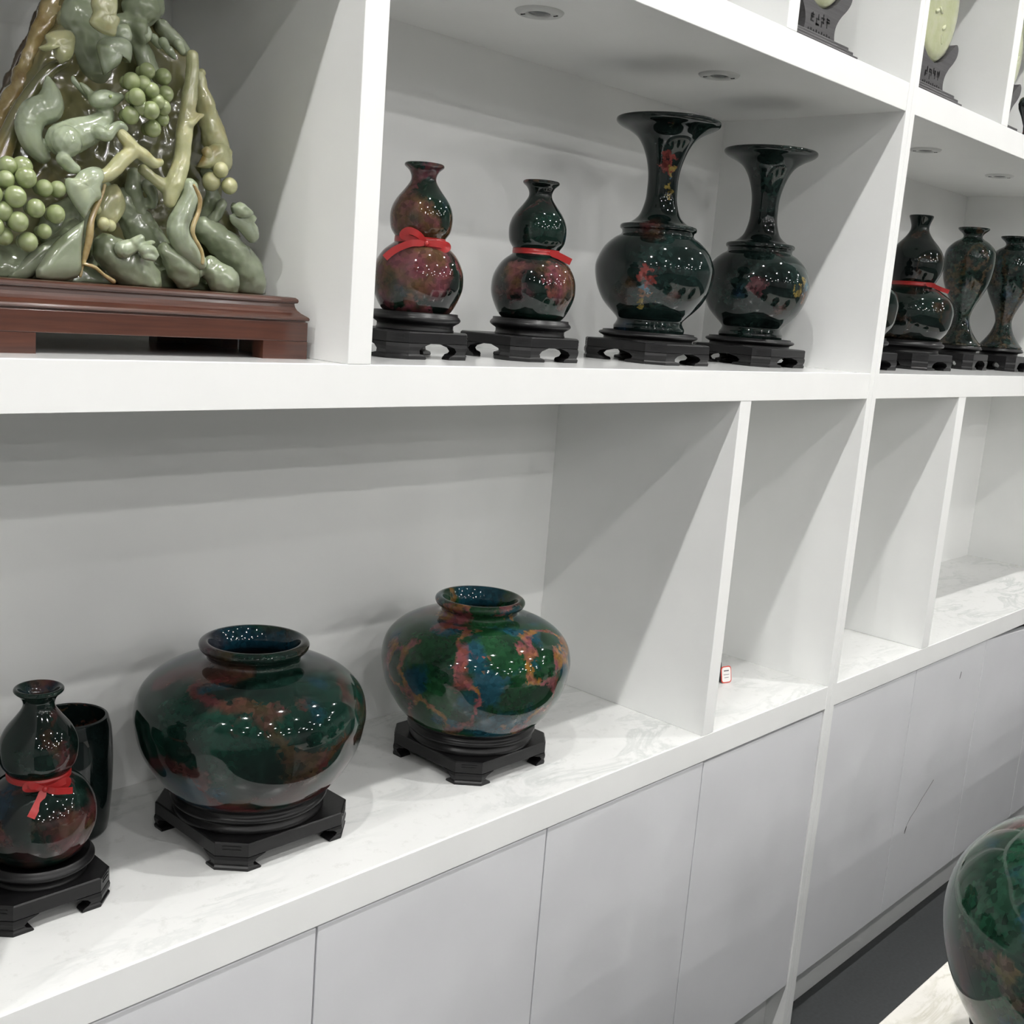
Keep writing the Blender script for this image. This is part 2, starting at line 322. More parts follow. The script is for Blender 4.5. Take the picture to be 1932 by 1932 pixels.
# ------------------------------------------------------------------ the shelving: one thing per cabinet unit
def cabinet(x0, x1, label, low, mid, up, gaps, loose=(), sag=()):
    t = thing('display_cabinet', label, 'cabinet', (x0, 0, 0), 'white display cabinet units along the wall')
    P = M['paint']; a, b = x0 + 0.018, x1 - 0.018
    if x0 == 0.36: b = 2.0245; a = 0.3785
    if x0 == 2.043: a = 2.0612
    box('side_panel', x0 + 0.0004, a, -0.003, DEP + 0.012, 0, ZTOP, P, t)
    box('side_panel', b, x1 - 0.0004, -0.003, DEP + 0.012, 0, ZTOP, P, t)
    box('back_panel', a, b, DEP, DEP + 0.012, 0.0, ZTOP, M['back'], t, 0)
    box('plinth', a, b, PLY, PLY + 0.018, 0, ZD, P, t)
    box('bottom_board', a, b, PLY + 0.018, DEP, ZD - 0.018, ZD, P, t)
    box('worktop', a, b, 0.0, DEP, ZCB, ZCT, M['marble'], t, 0.001)
    box('worktop_edge', a, b, -0.0025, -0.0001, ZCB, ZCT - 0.0008, P, t, 0.0004)
    box('shelf', a, b, 0.0, DEP, ZBB, ZBT, M['shelf'], t, 0.001)
    box('shelf_edge', a, b, -0.0025, -0.0001, ZBB, ZBT - 0.0003, P, t, 0.0004)
    box('shelf', a, b, -0.002, DEP, ZUB, ZUT, P, t, 0.001)
    box('shelf', a, b, -0.002, DEP, ZTB, ZTT, P, t, 0.001)
    box('top_board', a, b, -0.002, DEP, ZTOP - 0.02, ZTOP, P, t, 0.001)
    for (p, q) in low: box('divider', p, q, -0.002, DEP, ZCT, ZBB, P, t)
    for (p, q) in mid: box('divider', p, q, -0.002, DEP, ZBT, ZUB, P, t)
    for (p, q) in up: box('divider', p, q, -0.002, DEP, ZUT, ZTB, P, t)
    xs = [a + 0.001] + list(gaps) + [b - 0.0005]
    for i in range(len(xs) - 1):
        p, q = xs[i] + 0.0014, xs[i + 1] - 0.0014
        zt = ZCB - 0.0035 - (0.0035 if i in loose else 0)
        dr = box('door', p, q, 0.0, 0.018, ZD + 0.002, zt, M['door'], t, 0.0012)
        if i in sag:
            for vv in dr.data.vertices:
                if vv.co.z > 0.3 and vv.co.x > 0: vv.co.z -= 0.022
    return t
cabinet(-1.323, 0.36, 'white display cabinet at the near left end, left of the jade carving', [(-0.9, -0.868)], [(-0.05, -0.018)], [(-0.9, -0.868), (-0.48, -0.448), (-0.06, -0.028)], [-0.9, -0.48, -0.06])
cabinet(0.36, 2.043, 'white display cabinet holding the jade carving and the two low round jars', [(1.5805, 1.6131)], [(0.7738, 0.8065)],
        [(0.7745, 0.806), (1.184, 1.215), (1.5886, 1.6198)], [0.7718, 1.1890, 1.5975], (3,))
cabinet(2.043, 3.726, 'white display cabinet right of the seam, with the mottled tall vases', [(2.4652, 2.5043)], [(3.289, 3.321)],
        [(2.4704, 2.5055), (2.884, 2.916), (3.295, 3.327)], [2.4635, 2.8845, 3.305], (), (2,))
cabinet(3.726, 5.409, 'white display cabinet at the far right end of the row', [(4.15, 4.182)], [(4.15, 4.182)], [(4.15, 4.182), (4.57, 4.602)], [4.146, 4.566, 4.987])
# scuffs on the doors of the right unit
def scuff(name, pts, wd, label):
    v, f = [], []
    for i, (x, z) in enumerate(pts):
        k = wd * (0.4 + 0.6 * (i % 2))
        v += [(x - k, -0.0006, z), (x + k, -0.0006, z + k)]
        v += [(x - k, 0.0002, z), (x + k, 0.0002, z + k)]
    for i in range(len(pts) - 1):
        a = 4 * i; f += [(a, a + 1, a + 5, a + 4), (a + 2, a + 6, a + 7, a + 3), (a, a + 4, a + 6, a + 2), (a + 1, a + 3, a + 7, a + 5)]
    f += [(0, 2, 3, 1), (4 * len(pts) - 4, 4 * len(pts) - 3, 4 * len(pts) - 1, 4 * len(pts) - 2)]
    return tag(link(name, pydata(name, v, f), M['mark']), label, 'scuff mark')
scuff('scuff_mark', [(2.736, 0.655), (2.7385, 0.662), (2.7405, 0.672)], 0.0012, 'short black scuff high on the door of the right cabinet')
scuff('scuff_mark', [(2.5345, 0.303), (2.538, 0.312), (2.5405, 0.320)], 0.0026, 'small dark wedge-shaped chip low on the door of the right cabinet')
scuff('scuff_mark', [(2.541, 0.322), (2.558, 0.338), (2.585, 0.352), (2.612, 0.372), (2.64, 0.388), (2.668, 0.405)], 0.0005, 'thin scratch running up from the dark chip on the door')

# unlit downlights under the upper shelf
def shelf_light(x, y, label):
    t = thing('shelf_downlight', label, 'downlight', (x, y, ZUB), 'unlit downlights under the shelf')
    link('trim_ring', lathe_me('trim_ring', [(0.016, -0.0005), (0.0165, -0.0035), (0.022, -0.0045), (0.032, -0.003), (0.0345, -0.0001)], 40), M['trimring'], t)
    link('lens', lathe_me('lens', [(0.0, -0.0045), (0.007, -0.004), (0.012, -0.0032), (0.0158, -0.0015), (0.0158, -0.0002)], 32), M['lens'], t)
    for s in (-1, 1):
        bm = bmesh.new(); box_bm(bm, -0.0012, 0.0012, -0.0035, 0.0035, -0.0052, -0.0036, 0.0003)
        link('clip', from_bm('clip', bm), M['dark'], t, (s * 0.0145, -s * 0.0175, 0.0))
shelf_light(1.1985, 0.1519, 'unlit round downlight under the shelf above the small gourd vases')
shelf_light(1.6359, 0.1451, 'unlit round downlight under the shelf above the trumpet vases')
shelf_light(2.4495, 0.1462, 'unlit round downlight under the shelf above the big dark gourd vase')
shelf_light(2.8683, 0.1409, 'unlit round downlight under the shelf at the far right')

# ------------------------------------------------------------------ black wooden stands
_leg_cache = {}
def stand(x, y, z, half, plate_z, drum, label, arm, px=None, py=None, foot_h=None, mat=None):
    """square stand: chamfered plate, four ogee corner legs, turned drum. (px,py): centre of the plate if it differs from the drum axis"""
    mat = mat or M['black']; px = x if px is None else px; py = y if py is None else py
    t = thing('vase_stand', label, 'stand', (px, py, z), 'black wooden vase stands')
    fh = plate_z * (foot_h or 0.50); ch = half * 0.29
    # plate with chamfered corners and a small step at every chamfer
    def ring(h, c, k):
        n = c * 0.18
        return [(-h, -h + c), (-h + c, -h), (h - c, -h), (h, -h + c), (h, h - c), (h - c, h), (-h + c, h), (-h, h - c)]
    v, f = [], []
    levels = [(half - 0.001, fh), (half, fh + 0.001), (half, plate_z - 0.0015), (half - 0.0015, plate_z)]
    for h, zz in levels: v += [(a, b, zz) for a, b in ring(h, ch, 0)]
    for k in range(3):
        for i in range(8):
            j = (i + 1) % 8; f.append((8 * k + i, 8 * k + j, 8 * k + 8 + j, 8 * k + 8 + i))
    f += [tuple(reversed(range(8))), tuple(range(24, 32))]
    link('plate', pydata('plate', v, f), mat, t)
    # legs: footprint of a chamfered L whose arms swell and pinch with height
    key = (round(half, 4), round(fh, 4), round(arm, 3))
    if key not in _leg_cache:
        th = half * 0.2; v, f = [], []
        prof = [(0.0, 1.0, 0.0), (0.07, 1.03, 0.0003), (0.22, 1.0, 0.0006), (0.34, 0.80, -0.0008), (0.55, 0.78, 0.0005), (0.78, 0.88, 0.0008), (1.0, 1.16, 0.0)]
        for (u, s, o) in prof:
            a = arm * 2 * half * s; h = half + o
            v += [(q[0], q[1], u * fh) for q in ((-h, -h + a), (-h, -h + ch), (-h + ch, -h), (-h + a, -h), (-h + a, -h + th), (-h + ch + th * 0.4, -h + th), (-h + th, -h + ch + th * 0.4), (-h + th, -h + a))]
        n = len(prof)
        for k in range(n - 1):
            for i in range(8):
                j = (i + 1) % 8; f.append((8 * k + i, 8 * k + j, 8 * k + 8 + j, 8 * k + 8 + i))
        f += [(7, 6, 1, 0), (6, 5, 2, 1), (5, 4, 3, 2)]
        b = 8 * (n - 1); f += [(b, b + 1, b + 6, b + 7), (b + 1, b + 2, b + 5, b + 6), (b + 2, b + 3, b + 4, b + 5)]
        _leg_cache[key] = pydata('leg', v, f)
    for q in range(4):
        o = link('leg', _leg_cache[key], mat, t); o.rotation_euler.z = q * math.pi / 2
    # carved double line on the near corner chamfer of the plate
    for q in range(4):
        bm = bmesh.new(); c = Vector((-half + ch / 2, -half + ch / 2, 0))
        for zz in (plate_z - 0.0045, plate_z - 0.0085):
            r = bmesh.ops.create_cube(bm, size=1.0)
            for w_ in r['verts']: w_.co = Vector((w_.co.x * ch * 0.8, w_.co.y * 0.0016, zz + w_.co.z * 0.0012))
        bmesh.ops.rotate(bm, verts=bm.verts, cent=(0, 0, 0), matrix=Matrix.Rotation(-math.pi / 4, 3, 'Z'))
        bmesh.ops.translate(bm, verts=bm.verts, vec=c)
        o = link('carved_line', from_bm('carved_line', bm), mat, t); o.rotation_euler.z = q * math.pi / 2
    link('drum', lathe_me('drum', drum, 72), mat, t, (x - px, y - py, 0))
    return t
def drum_profile(z0, z1, r0, r1, r2):
    """turned drum from plate top z0 to z1: foot r0, bulging ring r1, top r2"""
    h = z1 - z0
    p = [(0, z0 - 0.001), (r0, z0 - 0.001), (r0, z0 + 0.10 * h), (r0 - 0.001, z0 + 0.14 * h), (r0 - 0.001, z0 + 0.34 * h), (r0 + 0.001, z0 + 0.40 * h),
         (r1 - 0.002, z0 + 0.52 * h), (r1, z0 + 0.62 * h), (r1, z0 + 0.70 * h), (r1 - 0.0015, z0 + 0.80 * h), (r2, z0 + 0.86 * h), (r2 - 0.0005, z0 + 1.0 * h), (r2 - 0.003, z0 + 1.0 * h), (r2 - 0.004, z0 + 0.86 * h), (0, z0 + 0.86 * h)]
    return p

# ------------------------------------------------------------------ vases
def swap(p, s=1.0, sz=None):
    sz = sz or s; return [(r * s, z * sz) for z, r in p]
GOURD = [(.0565, .0), (.0565, .036), (.057, .041), (.066, .050), (.087, .0597), (.103, .0617), (.12, .059), (.138, .0489), (.150, .0345), (.1535, .0320), (.1575, .0335), (.168, .0400), (.183, .042), (.195, .0403), (.207, .0346), (.22, .0245),
         (.230, .0178), (.237, .0168), (.244, .0200), (.249, .0255), (.2515, .0265), (.2535, .0252), (.2535, .0225), (.249, .0185), (.24, .0135), (.222, .013), (.215, .0)]
TRUMP = [(.0465, .0), (.0465, .054), (.048, .058), (.056, .0596), (.062, .0562), (.068, .0545), (.075, .0603), (.087, .0727), (.10, .0835), (.121, .0935), (.144, .0985), (.161, .0972), (.184, .0866), (.199, .0715), (.206, .0605), (.2125, .0597), (.215, .0625), (.219, .0635),
         (.2225, .0608), (.225, .050), (.232, .0395), (.242, .032), (.262, .0262), (.28, .0250), (.30, .0252), (.318, .0280), (.336, .0335), (.35, .040), (.362, .049), (.3715, .063), (.378, .077), (.3825, .0835), (.3865, .0852), (.3895, .0835), (.388, .078), (.378, .058), (.36, .040), (.335, .026), (.3, .019), (.27, .0)]
JAR = [(.0665, .0), (.0665, .095), (.068, .1), (.0735, .1085), (.09, .122), (.12, .1385), (.15, .1455), (.168, .1465), (.19, .1405), (.208, .125), (.2205, .103), (.2265, .082), (.229, .067), (.232, .0605), (.236, .0585), (.2405, .0605), (.246, .0668), (.251, .0695), (.2555, .0680), (.258, .0630), (.257, .0585),
       (.251, .0545), (.24, .0500), (.231, .0505), (.222, .060), (.205, .080), (.19, .0)]
BGOURD = [(.0635, .0), (.0635, .070), (.065, .076), (.09, .094), (.118, .1), (.14, .1), (.163, .0895), (.183, .062), (.1915, .050), (.195, .0492), (.20, .0515), (.222, .0615), (.245, .0637), (.267, .0575), (.285, .045), (.30, .0315), (.314, .0225), (.325, .0203), (.335, .0225), (.345, .0262), (.349, .0272), (.351, .0255), (.349, .021), (.335, .016), (.31, .0)]
TALL = [(.0575, .0), (.0575, .055), (.064, .058), (.075, .0475), (.10, .0305), (.127, .0217), (.145, .0235), (.165, .0305), (.19, .043), (.221, .0560), (.255, .0625), (.285, .0632), (.305, .0585), (.322, .0435), (.332, .0275), (.338, .0232), (.345, .0262), (.353, .0355), (.357, .0385), (.3595, .0378), (.358, .033), (.345, .020), (.33, .0)]
POT = [(.0, .0), (.0, .044), (.004, .0465), (.02, .0485), (.06, .0515), (.10, .052), (.135, .050), (.150, .0465), (.1535, .0455), (.1545, .0435), (.153, .0415), (.13, .042), (.06, .044), (.03, .0)]
BIG = [(.066, .0), (.066, .10), (.068, .105), (.085, .118), (.11, .135), (.135, .147), (.16, .1545), (.185, .1588), (.205, .159), (.225, .156), (.245, .1485), (.263, .1365), (.279, .1215), (.293, .099), (.300, .080), (.304, .070), (.310, .0665), (.318, .070), (.324, .076), (.330, .0785), (.335, .076), (.337, .071), (.334, .066), (.32, .058), (.30, .06), (.28, .0)]
def smooth_prof(p):
    q = []
    # keep the first two points sharp, spline the rest
    body = [(r, z) for z, r in p[2:]]
    q = [(p[0][1], p[0][0]), (p[1][1], p[1][0])] + [(max(a, 0.0), b) for a, b in spline(body, 4)]
    return q
_vm = {}
def vase(name, prof, key, x, y, z, mat, label, cat='vase', s=1.0, group=None, rot=0.0):
    if key not in _vm: _vm[key] = lathe_me(name, smooth_prof(prof), 96)
    o = link(name, _vm[key], mat, None, (x, y, z)); o.scale = (s, s, 1.0 if s == 1.0 else s); o.rotation_euler.z = rot
    return tag(o, label, cat, group)

def ribbon(x, y, zw, rw, label, bow, parent_rot=None):
    """red ribbon tied at a gourd's waist: band, knot, loops and tails; bow coords: (tangent, up) from the front of the waist"""
    t = thing('ribbon', label, 'ribbon', (x, y, zw), 'red ribbons tied round the gourd vases')
    prof = [(rw + 0.0004, -0.0042), (rw + 0.0015, -0.0045), (rw + 0.0015, -0.0045), (rw + 0.0018, 0.0), (rw + 0.0015, 0.0045), (rw + 0.0015, 0.0045), (rw + 0.0004, 0.0042)]
    link('band', lathe_me('band', prof, 64), M['ribbon'], t)
    toc = (CAM - Vector((x, y, 0))); toc.z = 0; toc.normalize()
    right = Vector((-toc.y, toc.x, 0))
    def place(u, v, out):
        """point on a cylinder a little outside the vase at tangent u, height v, extra clearance out"""
        rr = rw + 0.004 + out
        if abs(u) <= rr * 0.95: d = math.sqrt(rr * rr - u * u)
        else: d = rr * 0.31
        return toc * d + right * u + Vector((0, 0, v))
    for kind, pts, width in bow:
        sp = spline([place(*p) for p in pts], 9) if len(pts) > 1 else [tuple(place(*pts[0]))]
        if kind == 'knot':
            bm = bmesh.new(); bmesh.ops.create_uvsphere(bm, u_segments=14, v_segments=10, radius=width)
            for q in bm.verts: q.co = Vector((q.co.x * 0.9, q.co.y * 0.9, q.co.z * 1.1)) + Vector(sp[0])
            link('knot', from_bm('knot', bm, True), M['ribbon'], t); continue
        v, f = [], []
        n = len(sp)
        for i, p in enumerate(sp):
            p = Vector(p); q = Vector(sp[min(i + 1, n - 1)]) - Vector(sp[max(i - 1, 0)])
            side = q.cross(toc); side = side.normalized() if side.length > 1e-7 else Vector((0, 0, 1))
            nrm = side.cross(q).normalized()
            wd = width * (0.55 + 0.45 * math.sin(math.pi * min(1.0, (i + 1) / n))) if kind == 'loop' else width * (0.6 + 0.4 * min(1, i / 4))
            for a, b in ((-1, -1), (1, -1), (1, 1), (-1, 1)): v.append(p + side * wd * 0.5 * a + nrm * 0.0003 * b)
        for i in range(n - 1):
            a = 4 * i
            for k in range(4): f.append((a + k, a + (k + 1) % 4, a + 4 + (k + 1) % 4, a + 4 + k))
        f += [(3, 2, 1, 0), tuple(4 * n - 4 + k for k in range(4))]
        bm = bmesh.new(); tmp = pydata('t', v, f); bm.from_mesh(tmp); bpy.data.meshes.remove(tmp)
        link(kind, from_bm(kind, bm, False), M['ribbon'], t)
    return t

# --- lower counter
JD = [(0, .035), (.0955, .035), (.0965, .038), (.0965, .043), (.093, .0445), (.093, .048), (.0985, .0505), (.1005, .054), (.0985, .058), (.0945, .0595), (.0955, .063), (.1005, .0665), (.1055, .0715), (.1065, .0745), (.104, .0745), (.098, .0670), (.09, .0665), (0, .0665)]
def jd(s=1.0): return [(r * s, z) for r, z in JD]
stand(1.20, 0.183, ZCT, 0.0975, 0.036, jd(), 'black wooden stand under the bright multicoloured round jar', 0.235)
vase('round_jar', JAR, 'jar', 1.20, 0.183, ZCT, M['jarB'], 'low round polished stone jar in green with pink and orange veins', 'jar', rot=0.6)
stand(0.7935, 0.184, ZCT, 0.1000, 0.036, jd(), 'black wooden stand under the dark green round jar', 0.235, 0.7985, 0.184)
vase('round_jar', JAR, 'jar', 0.7935, 0.184, ZCT, M['jarA'], 'low round polished stone jar in dark green with maroon veins', 'jar', rot=1.9)
GD = drum_profile(.0345, .0585, .0515, .0595, .0560)
stand(0.514, 0.181, ZCT, 0.0690, 0.0355, GD, 'black wooden stand under the gourd vase at the lower left', 0.30, 0.508, 0.188)
vase('gourd_vase', GOURD, 'gourd', 0.514, 0.181, ZCT, M['gC'], 'small red and green gourd vase with a red bow at the lower left', s=0.99, rot=0.4)
ribbon(0.514, 0.181, ZCT + 0.1515, 0.0322, 'red ribbon bow on the gourd vase at the lower left', [
    ('knot', [(0.006, -0.003, 0.004)], 0.0035), ('loop', [(0.006, -0.003, 0.004), (-0.002, 0.002, 0.008), (-0.010, 0.005, 0.008), (-0.012, -0.001, 0.006), (0.004, -0.003, 0.003)], 0.008),
    ('loop', [(0.006, -0.003, 0.004), (0.018, 0.001, 0.008), (0.028, 0.004, 0.010), (0.026, -0.003, 0.008), (0.008, -0.004, 0.003)], 0.008),
    ('tail', [(0.005, -0.004, 0.004), (0.001, -0.012, 0.010), (-0.004, -0.020, 0.017), (-0.008, -0.027, 0.021)], 0.0085),
    ('tail', [(0.007, -0.004, 0.004), (0.018, -0.005, 0.011), (0.030, -0.006, 0.016), (0.034, -0.006, 0.018)], 0.0075)])
vase('brush_pot', POT, 'pot', 0.611, 0.312, ZCT, M['pot'], 'black stone brush pot behind the lower left gourd vase', 'pot')
vase('brush_pot', POT, 'pot', 0.474, 0.318, ZCT, M['pot'], 'black stone brush pot at the very left edge behind the gourd vase', 'pot', s=0.92)

# --- upper shelf
stand(1.0, 0.1465, ZBT, 0.0700, 0.0345, GD, 'black wooden stand under the pink and green gourd vase with the bow', 0.35, 0.990, 0.158, 0.58)
vase('gourd_vase', GOURD, 'gourd', 1.0, 0.1465, ZBT, M['gA'], 'small pink and green gourd vase with a red bow on the upper shelf', s=0.972, rot=2.3)
ribbon(1.0, 0.1465, ZBT + 0.1490, 0.0317, 'red ribbon with a full bow on the pink gourd vase', [
    ('knot', [(0.008, -0.004, 0.004)], 0.0036), ('loop', [(0.008, -0.004, 0.004), (-0.002, 0.006, 0.008), (-0.015, 0.010, 0.010), (-0.022, 0.004, 0.010), (-0.010, 0.000, 0.006), (0.006, -0.003, 0.003)], 0.0095),
    ('loop', [(0.008, -0.004, 0.004), (0.020, -0.003, 0.008), (0.034, -0.004, 0.010), (0.032, -0.009, 0.010), (0.010, -0.006, 0.004)], 0.0095),
    ('tail', [(0.006, -0.004, 0.005), (-0.010, -0.005, 0.010), (-0.026, -0.012, 0.016), (-0.036, -0.019, 0.022), (-0.043, -0.026, 0.027)], 0.0085)])
stand(1.2265, 0.1485, ZBT, 0.0715, 0.0345, GD, 'black wooden stand under the darker gourd vase on the upper shelf', 0.35, 1.2165, 0.159, 0.58)
vase('gourd_vase', GOURD, 'gourd', 1.2265, 0.1485, ZBT, M['gB'], 'small dark gourd vase with a narrow red ribbon left of the trumpet vases', rot=4.2)
ribbon(1.2265, 0.1485, ZBT + 0.1535, 0.0326, 'narrow red ribbon with one tail on the darker gourd vase', [
    ('tail', [(0.020, 0.0, 0.003), (0.032, -0.003, 0.006), (0.043, -0.007, 0.012), (0.051, -0.010, 0.017)], 0.0095)])
TD = drum_profile(.0325, .0495, .0755, .0830, .0770)
stand(1.5405, 0.1675, ZBT, 0.0850, 0.0335, TD, 'black wooden stand under the left trumpet vase', 0.37, foot_h=0.56)
vase('trumpet_vase', TRUMP, 'trump', 1.5405, 0.1675, ZBT, M['tA'], 'tall black trumpet-necked vase with a red, yellow and blue fleck, the left one', rot=0.0)
stand(1.870, 0.174, ZBT, 0.0860, 0.0335, TD, 'black wooden stand under the right trumpet vase', 0.37, foot_h=0.56)
vase('trumpet_vase', TRUMP, 'trump', 1.870, 0.174, ZBT, M['tB'], 'tall black-green trumpet-necked vase beside the panel, the right one', rot=0.0)

# --- right cabinet
ED = drum_profile(.036, .066, .080, .0905, .0850)
stand(2.250, 0.175, ZBT, 0.0920, 0.037, ED, 'black wooden stand mostly hidden behind the cabinet side panel', 0.36, foot_h=0.56)
vase('gourd_vase', BGOURD, 'bgourd', 2.250, 0.175, ZBT, M['gE'], 'big black gourd vase mostly hidden behind the cabinet side panel', rot=2.0)
stand(2.5875, 0.196, ZBT, 0.0930, 0.037, ED, 'black wooden stand under the big black gourd vase in the right cabinet', 0.36, foot_h=0.56)
vase('gourd_vase', BGOURD, 'bgourd', 2.5875, 0.196, ZBT, M['gE'], 'big black gourd vase with a red ribbon in the right cabinet', rot=0.3)
ribbon(2.5875, 0.196, ZBT + 0.1945, 0.0500, 'red ribbon round the big black gourd vase in the right cabinet', [
    ('tail', [(0.030, 0.0, 0.003), (0.045, -0.002, 0.006), (0.064, -0.008, 0.012), (0.082, -0.013, 0.017)], 0.0095)])
FD = drum_profile(.040, .060, .050, .0625, .0600)
stand(2.9665, 0.2235, ZBT, 0.0670, 0.041, FD, 'black wooden stand under the left mottled tall vase', 0.34, foot_h=0.6)
vase('tall_vase', TALL, 'tall', 2.9665, 0.2235, ZBT, M['vF'], 'slender mottled green-brown vase with narrow waist beside the big gourd', rot=0.8)
stand(3.200, 0.200, ZBT, 0.0670, 0.041, FD, 'black wooden stand under the tall vase at the right edge', 0.34, foot_h=0.6)
vase('tall_vase', TALL, 'tall', 3.200, 0.200, ZBT, M['vG'], 'slender mottled green vase cut off by the right edge of the picture', rot=2.6)

# --- small thing with a price tag in the narrow bay
t = thing('small_stand', 'small black wooden stand half hidden in the narrow empty bay', 'stand', (1.8415, 0.168, ZCT))
def frustum(name, h0, h1, z0, z1):
    v = [(-h0, -h0, z0), (h0, -h0, z0), (h0, h0, z0), (-h0, h0, z0), (-h1, -h1, z1), (h1, -h1, z1), (h1, h1, z1), (-h1, h1, z1)]
    bm = bmesh.new(); me = pydata('t', v, [(3, 2, 1, 0), (4, 5, 6, 7)] + [(i, (i + 1) % 4, (i + 1) % 4 + 4, i + 4) for i in range(4)]); bm.from_mesh(me); bpy.data.meshes.remove(me)
    bmesh.ops.bevel(bm, geom=bm.edges[:], offset=0.0012, segments=2, profile=0.5, affect='EDGES'); return link(name, from_bm(name, bm), M['black'], t)
frustum('base', 0.0245, 0.0225, 0.0, 0.010); frustum('body', 0.0228, 0.0205, 0.0101, 0.038); frustum('cap', 0.0205, 0.0130, 0.0381, 0.049)
t = thing('price_tag', 'small white price tag with a red border beside the black stand', 'tag', (1.8610, 0.1315, ZCT + 0.0005))
def tagplate(name, w_, h_, y_, mat, par, r=0.004):
    bm = bmesh.new(); box_bm(bm, -w_ / 2, w_ / 2, y_ - 0.0004, y_, 0, h_, 0.0)
    es = [e for e in bm.edges if abs(e.verts[0].co.y - e.verts[1].co.y) > 1e-5]
    bmesh.ops.bevel(bm, geom=es, offset=r, segments=4, profile=0.5, affect='EDGES')
    return link(name, from_bm(name, bm), mat, par)
b_ = tagplate('border', 0.027, 0.033, 0.0, M['tagr'], t, 0.006)
f_ = tagplate('card', 0.023, 0.029, -0.0005, M['tagw'], t, 0.005); f_.location.z = 0.002
for i, (zz, ww) in enumerate(((0.023, 0.013), (0.016, 0.015), (0.010, 0.011))):
    bm = bmesh.new(); box_bm(bm, -ww / 2, ww / 2, -0.0012, -0.0009, zz, zz + (0.0022 if i == 0 else 0.0009), 0.0); link('printed_line', from_bm('printed_line', bm), M['ink'], t)
t.rotation_euler = (R(-12), 0, R(-14))

